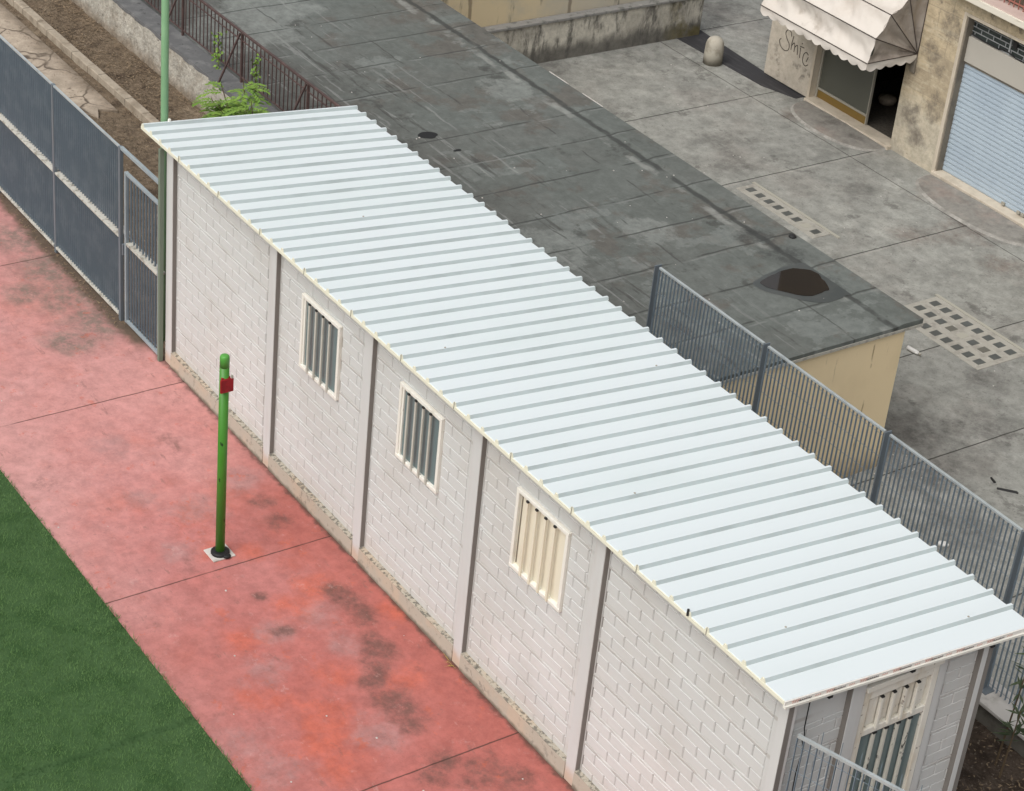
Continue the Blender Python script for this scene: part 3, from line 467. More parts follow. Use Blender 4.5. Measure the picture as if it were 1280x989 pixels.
# windows
def window(u0, u1, z0, z1, closed):
    fw = .042
    w = MB()
    w.box(u0, u1, .018, .13, z0, z0 + fw); w.box(u0, u1, .018, .13, z1 - fw, z1); w.box(u0, u0 + fw, .020, .13, z0 + fw, z1 - fw); w.box(u1 - fw, u1, .020, .13, z0 + fw, z1 - fw)
    fo = w.build('window', M['cream'], B, bevel=.005)
    if closed:
        MB().box(u0 + fw, u1 - fw, .060, .085, z0 + fw, z1 - fw).build('shutter', M['shutter_cream'], fo)
        MB().box(u0 + fw + .02, u0 + fw + .03, .05, .061, z0 + fw + .03, z1 - fw - .03).build('shutter_edge', M['jambside'], fo)
    else:
        MB().box(u0 + fw, u1 - fw, .055, .065, z0 + fw, z1 - fw).build('pane', M['glass'], fo)
        MB().box(u0 + fw, u0 + fw + .03, .035, .0545, z0 + fw, z1 - fw).build('sash', M['cream'], fo)
    n = 4
    for k in range(n):
        xc = u0 + fw + (u1 - u0 - 2 * fw) * ((k + 1.08) / (n + 1.12))
        MB().box(xc - .0135, xc + .0135, .002, .024, z0 + .012, z1 - .052).build('bar', M['shutter_cream'] if closed else M['barpaint'], fo, bevel=.003)
        MB().box(xc - .015, xc + .015, -.001, .026, z1 - .0515, z1 - .032).build('bar_cap', M['black'], fo)
for i in (1, 2, 3): window(*wins[i], i == 3)
# door on the end wall
X = 11.985
dm = MB(); y0, y1, z0, z1 = DW
dm.box(X - .10, X - .012, y0, y0 + .075, z0, z1); dm.box(X - .10, X - .012, y1 - .075, y1, z0, z1); dm.box(X - .10, X - .012, y0 + .075, y1 - .075, z1 - .115, z1); dm.box(X - .10, X - .014, y0 + .075, y1 - .075, 2.205, 2.275)
dm.box(X - .10, X - .014, y0 + .075, y1 - .075, 1.02, 1.10)
do = dm.build('door', M['oldcream'], B, bevel=.006)
MB().box(X - .085, X - .045, y0 + .075, y1 - .075, z0, 1.02).build('door_panel', M['oldcream'], do)
MB().box(X - .055, X - .046, y0 + .075, y1 - .075, 1.10, 2.205).build('pane', M['glass'], do)
tp = MB(); ta, tb = y0 + .09, y1 - .09
tp.box(X - .075, X - .056, y0 + .075, y1 - .075, 2.275, z1 - .115)
n = 5
for k in range(n):
    a = ta + (tb - ta) * k / n + .018; b = ta + (tb - ta) * (k + 1) / n - .018
    tp.box(X - .0555, X - .040, a, b, 2.31, z1 - .15)
tp.build('transom_panel', M['oldcream'], do, bevel=.006)
for k in range(4):
    yc = ta + (tb - ta) * (k + 1) / 5
    MB().box(X - .035, X - .002, yc - .014, yc + .014, 2.245, z1 - .145).build('bar', M['oldcream'], do, bevel=.003); MB().box(X - .037, X, yc - .015, yc + .015, z1 - .1445, z1 - .128).build('bar_cap', M['black'], do)
    MB().box(X - .036, X - .008, yc - .017, yc + .017, 1.04, 2.19).build('bar', M['peel'], do, bevel=.003); MB().box(X - .042, X - .002, yc - .021, yc + .021, 2.191, 2.21).build('bar_cap', M['black'], do)
MB().box(X - .06, X + .02, y0 - .005, y1 + .01, z1 + .002, z1 + .06).build('door_head', M['oldcream'], B, bevel=.006)

# ------------------------------------------------------------------ left fence, gate, posts
def grating(mb, p0, p1, z0, z1, pitch=.062, rod=.264, depth=.025, z0f=None):
    p0, p1 = Vector((p0[0], p0[1], 0)), Vector((p1[0], p1[1], 0)); L = (p1 - p0).length; t = (p1 - p0) / L; n = int(L / pitch)
    for k in range(n + 1):
        q = p0 + t * (L * k / n); za = z0f(q) if z0f else z0
        mb.bar((q.x, q.y, za), (q.x, q.y, z1), .0055, depth, side=tuple(t))
    z = z0 + .05
    while z < z1 - .03:
        q0 = p0 if not z0f else Vector((max(p0.x, p0.x if z > z0f(p0) else 4.66), p0.y, 0))
        mb.bar((q0.x, q0.y, z), (p1.x, p1.y, z), .0035, .0035); z += rod
LF = thing('grating_fence', (-2.78, -.06, 0), 'tall dark grey steel grating fence along the left edge of the red court', 'fence')
px = [-8.85, -6.80, -4.78, -2.78, -.735]
for i in range(4):
    g = MB(); grating(g, (px[i] + .03, -.06), (px[i + 1] - .03, -.06), 1.30, 2.455, rod=5); grating(g, (px[i] + .03, -.06), (px[i + 1] - .03, -.06), .105, 1.20, rod=5); g.build('grating_panel', M['galv'], LF)
    MB().box(px[i] + .03, px[i + 1] - .03, -.0745, -.0455, 2.455, 2.480).build('rail', M['galvbright'], LF, bevel=.002); MB().box(px[i] + .03, px[i + 1] - .03, -.08, .10, 1.20, 1.225).build('mid_flange', M['flange'], LF, bevel=.002); MB().box(px[i] + .03, px[i + 1] - .03, -.09, -.04, .07, .10).build('rail', M['flange'], LF, bevel=.002)
for x in px:
    MB().box(x - .028, x + .028, -.085, -.035, 0, 2.485).build('post', M['galvpost'], LF, bevel=.004)
MB().box(-.705, .375, -.08, -.04, 2.455, 2.500).build('lintel_bar', M['zinc'], LF, bevel=.004)
GT = thing('gate', (-.55, -.06, 0), 'narrow grating gate leaf between the dark fence and the hut corner', 'gate')
g = MB(); grating(g, (-.52, -.06), (.34, -.06), 1.28, 2.17, pitch=.082, rod=5); grating(g, (-.52, -.06), (.34, -.06), .12, 1.19, pitch=.072, rod=5); g.build('grating_panel', M['galv'], GT)
f = MB(); f.box(-.585, -.545, -.085, -.035, .06, 2.21); f.box(.345, .37, -.08, -.04, .06, 2.21); f.box(-.545, .345, -.08, -.04, 2.17, 2.21); f.box(-.545, .345, -.08, -.04, .06, .10); f.build('gate_frame', M['zinc'], GT, bevel=.004)
MB().box(-.545, .345, -.08, .03, 1.19, 1.222).build('mid_flange', M['flange'], GT)
MB().box(-.63, -.60, -.10, -.03, 1.02, 1.18).build('lock', M['galvpost'], GT, bevel=.005)
GP = MB(); GP.box(.378, .428, -.09, -.03, 0, 2.95); o = GP.build('gate_post', M['dullgreen'], bevel=.006); tag(o, 'dull green square gate post standing tight against the white hut corner', 'post')
TP = thing('tall_pole', (-.05, .2, 0), 'tall pale green pole rising behind the far end of the hut roof', 'pole')
MB().tube([(-.05, .2, 0), (-.05, .2, 3.0), (-.05, .2, 7.5)], .046, 14).build('shaft', M['palegreen'], TP, smooth=True); MB().box(-.0, .035, .215, .25, 3.0, 3.125).build('bracket', M['cream'], TP, bevel=.01)

# ------------------------------------------------------------------ near gate by the door (leaf standing ajar)
NG = thing('gate', (12.03, .10, 0), 'open galvanised grating gate leaf in front of the hut door', 'gate')
a = Vector((12.045, .105, 0)); d = Vector((1.0, .33, 0)).normalized(); b = a + d * 1.6
g = MB(); grating(g, a, b, .1, 2.62)
for k in range(8):
    q = a + d * (.2 + k * .186) + Vector((-.03, .06, 0)); g.bar((q.x, q.y, 2.50), (q.x, q.y, 2.74), .003, .006)
g.build('grating_panel', M['galv'], NG)
f = MB(); f.bar((a.x, a.y, 2.635), (b.x, b.y, 2.635), .028, .028); f.build('top_rail', M['galvbright'], NG); f = MB(); f.bar((b.x, b.y, .05), (b.x, b.y, 2.62), .04, .04); f.build('post', M['galvpost'], NG)

# ------------------------------------------------------------------ back fence on its low wall
LW = thing('low_wall', (9.5, 4.65, -1.7), 'low dark concrete wall with white cap under the back fence', 'wall')
MB().box(4.70, 16, 4.50, 4.83, -1.75, .125).build('wall_body', M['lowwall'], LW); MB().box(4.68, 16, 4.46, 4.87, .126, .172).build('cap', M['whitecap'], LW, bevel=.008)
BF = thing('grating_fence', (8.32, 4.65, .17), 'grey grating fence behind the hut, in front of the yellow garage wall', 'fence')
bx = [4.22, 6.27, 8.32, 10.37, 12.42, 14.47]
for i in range(5):
    g = MB(); grating(g, (bx[i] + .04, 4.65), (bx[i + 1] - .04, 4.65), .23, 2.18, z0f=(lambda q: .66 if q.x < 4.72 else .23) if i == 0 else None); g.build('grating_panel', M['galv'], BF)
    MB().box(bx[i] + .04, bx[i + 1] - .04, 4.634, 4.666, 2.18, 2.205).build('rail', M['galvbright'], BF, bevel=.002)
for i, x in enumerate(bx):
    MB().box(x - .007, x + .007, 4.60, 4.70, .174 if i else .62, 2.215).build('post', M['galvpost'], BF)
    if i: MB().box(x - .09, x + .09, 4.58, 4.72, .173, .183).build('foot_plate', M['galvpost'], BF)

# ------------------------------------------------------------------ retaining wall and rusty railing
RW = thing('retaining_wall', (-8, 3.87, 0), 'rough grey plaster retaining wall with dark ledge behind the brown dirt', 'wall')
def rough_wall(x0, x1, y, z0, z1, amp):
    mb = MB(); nx = int((x1 - x0) / .06); nz = max(3, int((z1 - z0) / .06)); vs = []; fs = []
    for i in range(nx + 1):
        for j in range(nz + 1):
            x = x0 + (x1 - x0) * i / nx; zz = z0 + (z1 + .03 * mnoise.noise(Vector((x * 3, 0, 4))) - z0) * j / nz
            vs.append((x, y + amp * (mnoise.noise(Vector((x * 2, zz * 3, 1))) + .6 * mnoise.noise(Vector((x * 7, zz * 7, 1)))) + .07 * j / nz, zz))
    for i in range(nx):
        for j in range(nz): q = i * (nz + 1) + j; fs.append((q, q + nz + 1, q + nz + 2, q + 1))
    return mb.add(vs, fs)
rough_wall(-16, 4.2, 3.86, -.05, .555, .022).build('plaster_face', M['plaster'], RW, smooth=True)
MB().box(-16, 4.2, 3.97, 4.24, -.1, .54).build('wall_body', M['plaster'], RW)
lg = MB(); n = 160
for k in range(n):
    a_, b_ = -16 + 20.2 * k / n, -16 + 20.2 * (k + 1) / n; e = lambda q: 3.925 + .035 * mnoise.noise(Vector((q * 3, 1, 7))) + .02 * mnoise.noise(Vector((q * 11, 1, 7)))
    lg.hexa([(a_, e(a_), .545), (b_, e(b_), .545), (b_, 4.30, .545), (a_, 4.30, .545), (a_, e(a_) + .01, .602), (b_, e(b_) + .01, .602), (b_, 4.30, .612), (a_, 4.30, .612)])
lg.build('ledge', M['ledge'], RW)
RL = thing('railing', (-7.7, 4.28, .6), 'rusty brown steel railing with slanted braces along the dark flat roof', 'railing')
rt = MB(); rt.bar((-16, 4.28, 1.435), (-1.6, 4.28, 1.435), .03, .035); rt.build('top_rail', M['rust'], RL); rt = MB(); rt.bar((-16, 4.28, 1.30), (-1.6, 4.28, 1.30), .012, .02); rt.build('rail', M['rust'], RL); rt = MB(); rt.bar((-16, 4.28, .70), (-1.6, 4.28, .70), .02, .02); rt.build('rail', M['rust'], RL)
bar = None; k = 0; x = -10.6
while x < -2.4:
    if bar is None: bar = MB().box(x - .007, x + .007, 4.273, 4.287, .70, 1.425).build('baluster', M['rust'], RL); x0b = x
    else: c_ = bar.copy(); COL.objects.link(c_); c_.parent = RL; c_.location.x = x - x0b
    x += .125
for x in (-9.72, -7.70, -5.69, -3.63, -1.62):
    MB().box(x - .018, x + .018, 4.262, 4.298, .61, 1.42).build('post', M['rust'], RL); q = MB(); q.bar((x - .02, 4.25, 1.42), (x - .16, 3.93, .50), .026, .026); q.bar((x - .16, 3.93, .50), (x - .10, 4.02, .49), .02, .02); q.build('brace', M['rust'], RL)

# ------------------------------------------------------------------ garage with flat bitumen roof
GA = thing('garage', (4.6, 6.5, -1.7), 'cream yellow garage block with wide grey bitumen flat roof', 'garage')
MB().box(-16, 4.60, 4.32, 8.80, -1.75, .50).build('wall', M['yellow'], GA)
rf = MB(); rf.box(-16, 4.625, 4.305, 9.08, .53, .600)
rfo = rf.build('roof', M['bitumen'], GA)
MB().hexa([(-16, 8.62, .601), (4.62, 8.62, .601), (4.62, 9.085, .601), (-16, 9.085, .601), (-16, 8.72, .616), (4.62, 8.72, .616), (4.62, 9.085, .612), (-16, 9.085, .612)]).build('roof_edge_lip', M['bitumen'], rfo)
dp = MB(); dp.box(4.600, 4.632, 4.33, 9.09, .502, .545); dp.box(-16, 4.6, 9.082, 9.094, .50, .60)
dp.build('drip_edge', M['drip'], rfo)
for fx0, fx1 in [(-4.21, -3.67), (-3.28, -2.73)]: MB().box(fx0, fx1, 9.086, 9.095, .60, .622).build('flashing', M['plate'], rfo)
def blob(cx, cy, rx, ry, z, seed, n=40, jag=.18, rot=0):
    pts = []
    for k in range(n):
        a_ = 2 * math.pi * k / n; r_ = 1 + jag * mnoise.noise(Vector((math.cos(a_) * 1.4 + seed, math.sin(a_) * 1.4, seed))) * 2 + .05 * mnoise.noise(Vector((math.cos(a_) * 5, math.sin(a_) * 5, seed)))
        u, v = rx * r_ * math.cos(a_), ry * r_ * math.sin(a_); pts.append((cx + u * math.cos(rot) - v * math.sin(rot), cy + u * math.sin(rot) + v * math.cos(rot), z))
    return MB().add(pts + [(cx, cy, z)], [(k, (k + 1) % n, n) for k in range(n)])
def pool(pts, z, k=1.0, dx=0, dy=0):
    n = len(pts); cx = sum(p[0] for p in pts) / n; cy = sum(p[1] for p in pts) / n; out = []
    for i in range(n):
        for u in (0, .25, .5, .75):
            p0, p1, p2, p3 = pts[i - 1], pts[i], pts[(i + 1) % n], pts[(i + 2) % n]
            q = [.5 * (2 * p1[j] + (p2[j] - p0[j]) * u + (2 * p0[j] - 5 * p1[j] + 4 * p2[j] - p3[j]) * u * u + (3 * p1[j] - p0[j] - 3 * p2[j] + p3[j]) * u ** 3) for j in (0, 1)]
            nz = 1 + .05 * mnoise.noise(Vector((q[0] * 6, q[1] * 6, 2))); out.append((cx + dx + (q[0] - cx) * k * nz, cy + dy + (q[1] - cy) * k * nz, z))
    m_ = len(out); return MB().add(out + [(cx + dx, cy + dy, z)], [(i, (i + 1) % m_, m_) for i in range(m_)])
WP = [(2.843, 7.576), (2.707, 7.988), (2.646, 8.415), (2.724, 8.7), (2.93, 8.875), (3.241, 8.838), (3.637, 8.676), (3.664, 8.521), (3.704, 8.184), (3.579, 7.964), (3.349, 7.776), (3.069, 7.587)]
struct(pool(WP, .604).build('wet_patch', M['wet'])); struct(pool(WP, .608, .70, -.07, -.10).build('puddle', M['water']))
struct(blob(-2.93, 5.97, .12, .145, .604, 5.1, n=24, jag=.12).build('puddle', M['rubber'])); struct(blob(-2.30, 6.1, .035, .07, .604, 3.1, n=14).build('puddle', M['rubber']))
o = MB(); o.lathe([(.05, .60), (.06, .63), (.04, .65)], 2.02, 8.98, 9); tag(o.build('rag', M['black'], smooth=True), 'small crumpled black scrap lying on the grey roof edge', 'scrap')

# ------------------------------------------------------------------ stained walls at the back
PA = thing('parapet_wall', (-9.02, 12.7, -1.7), 'low mould-stained plaster wall with grey coping beyond the flat roof', 'wall')
MB().box(-9.20, -9.02, 9.2, 16.38, -1.75, -.90).build('wall_body', M['stained'], PA); MB().box(-9.20, -8.985, 9.2, 16.42, -.899, -.84).build('coping', M['coping'], PA, bevel=.012)
o = MB().box(-9.6, -9.21, 9.2, 16.36, -1.75, 2.4).build('boundary_wall', M['ochre']); tag(o, 'peeling ochre wall with dark streaks rising behind the stained coping', 'wall')

# ------------------------------------------------------------------ shop building
F = 16.33
SB = thing('shop_building', (-2.8, F, -1.7), 'stone-clad shop front with dark doorway and pale blue roller shutter', 'building')
MB().box(-6.93, -5.66, F, 16.9, -1.66, .9).build('pillar', M['travpale'], SB, bevel=.01)
MB().box(-6.93, -5.7, F + .02, 16.9, -1.75, -1.655).build('pillar_base', M['asphalt'], SB)
MB().box(-5.66, -5.60, F - .006, 16.55, -1.68, .9).build('jamb', M['marble'], SB)
MB().box(-3.33, -2.225, F, 16.75, -1.72, 1.36).build('pillar', M['traver'], SB, bevel=.01)
MB().box(1.20, 2.6, F, 16.75, -1.72, 1.36).build('pillar', M['traver'], SB, bevel=.01)
MB().box(2.6, 12, F, 26, -1.72, 1.36).build('ground_floor', M['traver'], SB)
MB().box(-6.93, -2.62, F, 16.75, 1.361, 1.75).build('shop_lintel', M['traver'], SB)
MB().box(-6.93, -3.33, F, 16.75, .901, 1.36).build('shop_lintel', M['traver'], SB)
MB().box(-2.62, 1.20, F + .002, 16.75, 1.361, 1.68).build('lintel', M['traver'], SB)
MB().box(-5.62, 12, F + .1, 26, 1.72, 12).build('upper_wall', M['upper'], SB)
MB().box(-6.93, 2.6, 19.5, 26, -1.72, 1.7).build('back_wall', M['dark'], SB); MB().box(-6.9, -5.66, 16.9, 19.5, -1.72, 1.7).build('side_wall', M['dark'], SB); MB().box(-3.33, 2.6, 16.96, 19.5, -1.72, 1.7).build('side_wall', M['dark'], SB); MB().box(-5.66, -3.33, 16.55, 19.5, 1.0, 1.7).build('shop_ceiling', M['dark'], SB)
MB().box(-5.66, -3.33, 16.55, 19.5, -1.76, -1.655).build('shop_floor', M['terrazzo'], SB)
MB().box(-5.62, -3.28, 16.23, 16.55, -1.72, -1.63).build('threshold', M['marble'], SB, bevel=.008)
sw = MB(); sw.box(-5.595, -5.55, 16.47, 16.55, -1.629, .9); sw.box(-5.55, -4.2, 16.48, 16.54, -1.47, -1.43); sw.box(-4.205, -4.185, 16.49, 16.55, -1.629, .9)
so_ = sw.build('shop_window', M['alu'], SB, bevel=.004); MB().box(-5.55, -4.205, 16.505, 16.515, -1.43, .9).build('pane', M['shopglass'], so_); MB().box(-5.55, -4.205, 16.495, 16.535, -1.629, -1.47).build('kick_panel', M['gold'], so_)
# garage opening
MB().box(-2.224, -2.15, F - .012, 16.60, -1.70, 1.36).build('jamb', M['marble'], SB, bevel=.006); MB().box(-2.15, 1.2, F - .012, 16.60, 1.305, 1.36).build('frame_head', M['marble'], SB)
MB().box(-2.149, -2.125, F + .02, 16.62, -1.6, 1.30).build('jamb_side', M['jambside'], SB)
MB().box(-2.18, 1.2, F - .06, 16.60, -1.72, -1.625).build('threshold', M['marble'], SB, bevel=.008)
sh = MB(); z = -1.62; ys = 16.50
while z < .43:
    sh.add([(-2.124, ys, z), (1.2, ys, z), (1.2, ys - .009, z + .03), (-2.124, ys - .009, z + .03), (-2.124, ys - .006, z + .083), (1.2, ys - .006, z + .083), (1.2, ys + .006, z + .0855), (-2.124, ys + .006, z + .0855), (1.2, ys + .006, z + .089), (-2.124, ys + .006, z + .089)],
           [(0, 1, 2, 3), (3, 2, 5, 4), (4, 5, 6, 7), (7, 6, 8, 9)]); z += .089
sh.box(-2.124, 1.2, ys + .007, ys + .02, -1.62, .47)
sho = sh.build('roller_shutter', M['slat'], SB)
for xx in (-.62, -.25, -.15): MB().box(xx, xx + .07, ys - .05, ys - .018, -1.60, -1.55).build('lock', M['alu'], sho)
MB().box(-2.124, 1.2, 16.44, 16.56, .475, .93).build('shutter_box', M['panel'], SB, bevel=.006); MB().box(-2.124, 1.2, 16.47, 16.55, .43, .474).build('shutter_slot', M['jambside'], SB)
gr = MB(); gr.box(-2.124, 1.2, 16.51, 16.53, .93, 1.305); tr = gr.build('transom_window', M['darkglass'], SB)
gb = MB(); zz = .945
for r_ in range(5):
    gb.box(-2.12, 1.2, 16.488, 16.50, zz - .006, zz + .006)
    xx = -2.05 + (.14 if r_ % 2 else 0)
    while xx < 1.2 and r_ < 4: gb.box(xx - .006, xx + .006, 16.488, 16.50, zz, zz + .085); xx += .29
    zz += .085
gb.box(-1.23, -1.20, 16.47, 16.487, .93, 1.305); gb.build('grille', M['grille'], tr)
q = MB(); q.tube([(-2.1, 16.475, .975), (-1.8, 16.475, .955), (-1.45, 16.475, .95), (-1.3, 16.475, 1.0), (-1.05, 16.475, .945), (-.7, 16.475, .94), (.2, 16.475, .955)], .012, 6); q.build('cable', M['black'], tr)
MB().box(-1.16, -1.06, 16.46, 16.507, 1.10, 1.22).build('broken_pane', M['black'], tr)
# balcony slab over the garage
MB().box(-2.62, 12, 16.02, F + .1, 1.685, 1.80).build('balcony_edge', M['creamslab'], SB, bevel=.01); MB().box(-2.58, 12, 16.05, 16.43, 1.801, 1.815).build('balcony_floor', M['pinkfloor'], SB)
br = MB(); br.bar((-2.0, 16.33, 2.55), (12, 16.33, 2.55), .03, .03); br.bar((-2.0, 16.33, 1.90), (12, 16.33, 1.90), .02, .02)
for k in range(40): br.box(-1.98 + k * .11 - .007, -1.98 + k * .11 + .007, 16.323, 16.337, 1.816, 2.55)
br.build('balcony_railing', M['redrail'], SB)
for zb in (4.9, 8.1): MB().box(-5.60, 12, 15.55, F + .09, zb, zb + .18).build('balcony_edge', M['creamslab'], SB)  # unseen upper slabs, added to give the puddle reflection lighter bands
# sprayed scrawl on the left pillar: reads roughly "Smic"
GR = MB()
def stroke(pts, w=.017):
    GR = MB(); out = []
    for i in range(len(pts) - 1):
        for k in range(5):
            t = k / 5; p0 = pts[max(i - 1, 0)]; p1 = pts[i]; p2 = pts[i + 1]; p3 = pts[min(i + 2, len(pts) - 1)]
            out.append(tuple(.5 * (2 * p1[j] + (p2[j] - p0[j]) * t + (2 * p0[j] - 5 * p1[j] + 4 * p2[j] - p3[j]) * t * t + (3 * p1[j] - p0[j] - 3 * p2[j] + p3[j]) * t ** 3) for j in (0, 1)))
    out.append(pts[-1])
    for a_, b_ in zip(out[:-1], out[1:]): GR.bar((a_[0], F - .002, a_[1]), (b_[0], F - .002, b_[1]), w, .004, side=((b_[1] - a_[1]), 0, -(b_[0] - a_[0])))
    GR.build('graffiti_stroke', M['graff'], SB)
stroke([(-6.33, -.69), (-6.36, -.61), (-6.45, -.60), (-6.50, -.68), (-6.44, -.78), (-6.36, -.86), (-6.36, -.97), (-6.46, -1.02), (-6.58, -.98), (-6.64, -.89), (-6.60, -.83)])
stroke([(-6.27, -.66), (-6.29, -.80), (-6.29, -.94)]); stroke([(-6.29, -.86), (-6.23, -.78), (-6.20, -.84), (-6.20, -.95)]); stroke([(-6.20, -.86), (-6.14, -.79), (-6.11, -.86), (-6.10, -.97)])
stroke([(-6.04, -.80), (-6.03, -.92), (-6.02, -1.0)]); stroke([(-6.02, -.72), (-6.00, -.70)]); stroke([(-6.06, -.78), (-5.94, -.77)]); stroke([(-5.80, -.86), (-5.87, -.83), (-5.93, -.91), (-5.92, -1.04), (-5.84, -1.09), (-5.77, -1.04)]); stroke([(-5.79, -.90), (-5.83, -1.0)])
o = MB().lathe([(.02, -1.655), (.15, -1.60), (.19, -1.52), (.16, -1.46), (.05, -1.44)], -4.75, 17.55, 14).build('bundle', M['kerb'], smooth=True); tag(o, 'pale rounded object on the dark floor inside the shop doorway', 'bundle')

# ------------------------------------------------------------------ awning
AW = thing('awning', (-4.6, F, .24), 'dirty cream canvas awning with scalloped valance over the shop door', 'awning')
xa, xb = -6.0, -3.10; R_ = 1.20; angs = [0, 22, 45, 67, 90]; hz = .24
def prof(t):                                            # t 0..4 along the ribs, sagging between them
    k = min(int(t), 3); u = t - k; a0, a1 = math.radians(angs[k]), math.radians(angs[k + 1])
    y = math.cos(a0) * (1 - u) + math.cos(a1) * u; z = math.sin(a0) * (1 - u) + math.sin(a1) * u
    s = 1 - .035 * math.sin(math.pi * u); return y * R_ * s, z * R_ * s
cv = MB(); nu, nv = 90, 48; vs = []; fs = []
for i in range(nu + 1):
    for j in range(nv + 1):
        t = 4 * j / nv; y, z = prof(t); u = i / nu; x = xa + (xb - xa) * u
        env = math.sin(math.pi * (t % 1)) ** .7; w = 1 - .035 * env * mnoise.noise(Vector((u * 6, t * 1.0, 3))) - .022 * env * mnoise.noise(Vector((u * 22 + t * 1.5, t * 2.2, 6))) - .030 * math.sin(u * 17 + t * 2.2 + 2 * mnoise.noise(Vector((u * 5, t, 9)))) * math.sin(math.pi * (t % 1)) ** 2 * .7 - .03 * math.sin(math.pi * u) * math.sin(math.pi * (t % 1))
        vs.append((x, F - .01 - y * w, hz + z * w))
for i in range(nu):
    for j in range(nv): q = i * (nv + 1) + j; fs.append((q, q + nv + 1, q + nv + 2, q + 1))
cv.add(vs, fs); cv.build('canopy', M['canvas'], AW, smooth=True)
for sx, sg in ((xb, 1), (xa, -1)):
    fn_ = MB(); vs = []; fs = []; nr = 12
    for i in range(nr + 1):
        for j in range(nv + 1):
            t = 4 * j / nv; y, z = prof(t); q = i / nr; dip = .085 * math.sin(math.pi * (t % 1)) * math.sin(math.pi * min(1, q * 1.02)) + (.03 * mnoise.noise(Vector((q * 5, t * 4, 2))) + .02 * math.sin(t * 9) * q) * math.sin(math.pi * (t % 1))
            vs.append((sx - sg * dip, F - .01 - y * q, hz + z * q))
    for i in range(nr):
        for j in range(nv): q = i * (nv + 1) + j; fs.append((q, q + nv + 1, q + nv + 2, q + 1))
    fn_.add(vs, fs).build('side_fan', M['canvas_side'], AW, smooth=True)
for a_ in angs:
    y, z = math.cos(math.radians(a_)) * (R_ + .006), math.sin(math.radians(a_)) * (R_ + .006)
    MB().tube([(xa, F - .012, hz), (xa - .004, F - .01 - y, hz + z), (xb + .004, F - .01 - y, hz + z), (xb + .006, F - .012, hz)], .0085, 6).build('rib', M['rib'], AW)
va = MB()
def valance(p0, p1):
    p0, p1 = Vector(p0), Vector(p1); L = (p1 - p0).length; n = int(L / .03); sc = L / round(L / .24); nrm = Vector((-(p1 - p0).y, (p1 - p0).x, 0)).normalized(); vs = []; fs = []
    for k in range(n + 1):
        s_ = L * k / n; p = p0 + (p1 - p0) * (k / n); hgt = .115 + .05 * abs(math.sin(math.pi * s_ / sc)); wv = .012 * math.sin(s_ * 9)
        vs += [(p.x, p.y, p.z), (p.x + nrm.x * wv, p.y + nrm.y * wv, p.z - hgt * .5), (p.x - nrm.x * wv, p.y - nrm.y * wv, p.z - hgt)]
    for k in range(n): fs += [(3 * k, 3 * k + 3, 3 * k + 4, 3 * k + 1), (3 * k + 1, 3 * k + 4, 3 * k + 5, 3 * k + 2)]
    va.add(vs, fs)
valance((xa, F - .01 - R_, hz), (xb, F - .01 - R_, hz)); valance((xb, F - .01 - R_, hz), (xb, F - .02, hz))
va.build('valance', M['canvas'], AW, smooth=True)
MB().box(xb - .09, xb + .02, F - .03, F - .002, -.12, .22).build('mount_bracket', M['jambside'], AW)

# ------------------------------------------------------------------ plaza furniture
o = MB(); o.lathe([(.19, -1.72), (.185, -1.45), (.18, -1.32), (.165, -1.25), (.13, -1.195), (.08, -1.165), (.02, -1.155)], -7.76, 15.72, 28); tag(o.build('bollard', M['bollard'], smooth=True), 'short pale concrete bollard with rounded top on the plaza', 'bollard')
def pavement_light(x0, y0, nx, ny, dx, dy, label, pale=(), mid=(), rim=True):
    P_ = thing('pavement_light', (x0, y0, -1.7), label, 'pavement light', 'glass block lights set in the plaza')
    w, h = nx * dx + .10, ny * dy + .06; bs = .135; f_ = MB(); f_.box(x0 - .05, x0 + w - .05, y0 - .03, y0 + h - .03, -1.72, -1.690)
    f_.build('concrete_grid', M['pframe'], P_, bevel=.004)
    if rim: r_ = MB(); r_.box(x0 - .10, x0 + w + .12, y0 + h - .028, y0 + h + .03, -1.71, -1.684); r_.build('rim', M['gblockpale'], P_)
    for i in range(nx):
        for j in range(ny):
            cx, cy = x0 + (i + .5) * dx, y0 + (j + .5) * dy; m_ = M['gblockpale'] if (i, j) in pale else M['gblockmid'] if (i, j) in mid else M['gblock']
            MB().box(cx - bs / 2, cx + bs / 2, cy - bs * .62, cy + bs * .62, -1.70, -1.686).build('glass_block', m_, P_, bevel=.003)
pavement_light(-3.12, 12.62, 8, 1, .243, .34, 'narrow strip of dark glass blocks in pale concrete beside the flat roof', pale=((6, 0),))
pavement_light(1.33, 12.10, 8, 3, .238, .335, 'wide pale concrete grid of glass blocks in front of the yellow wall', pale=((4, 1),), mid=((6, 1), (3, 1)))
PI = thing('bottle', (2.36, 11.5, -1.7), 'small empty white plastic bottle lying beside the yellow wall', 'bottle')
MB().tube([(2.34, 11.50, -1.66), (2.50, 11.52, -1.66), (2.54, 11.525, -1.66), (2.56, 11.527, -1.66)], [.035, .035, .03, .014], 10).build('body', M['trash'], PI, smooth=True); MB().tube([(2.56, 11.527, -1.66), (2.60, 11.53, -1.66)], .018, 8).build('cap', M['alu'], PI)
for pts, lb in (([(5.78, 9.98, -1.69), (5.98, 10.16, -1.69), (6.01, 10.16, -1.685)], 'longer black stick lying on the plaza behind the fence'), ([(5.55, 10.1, -1.69), (5.66, 10.06, -1.69)], 'short black twig lying on the plaza behind the fence')):
    tag(MB().tube(pts, [.016, .02, .012][:len(pts)], 6).build('stick', M['black']), lb, 'stick', 'black sticks on the plaza')
o = MB().prism([(6.38, 8.25), (6.47, 8.28), (6.50, 8.38), (6.42, 8.40), (6.36, 8.33)], -1.699, -1.66).build('paper_scrap', M['trash'], bevel=.015); tag(o, 'crumpled white paper scrap on the plaza seen through the fence', 'paper')

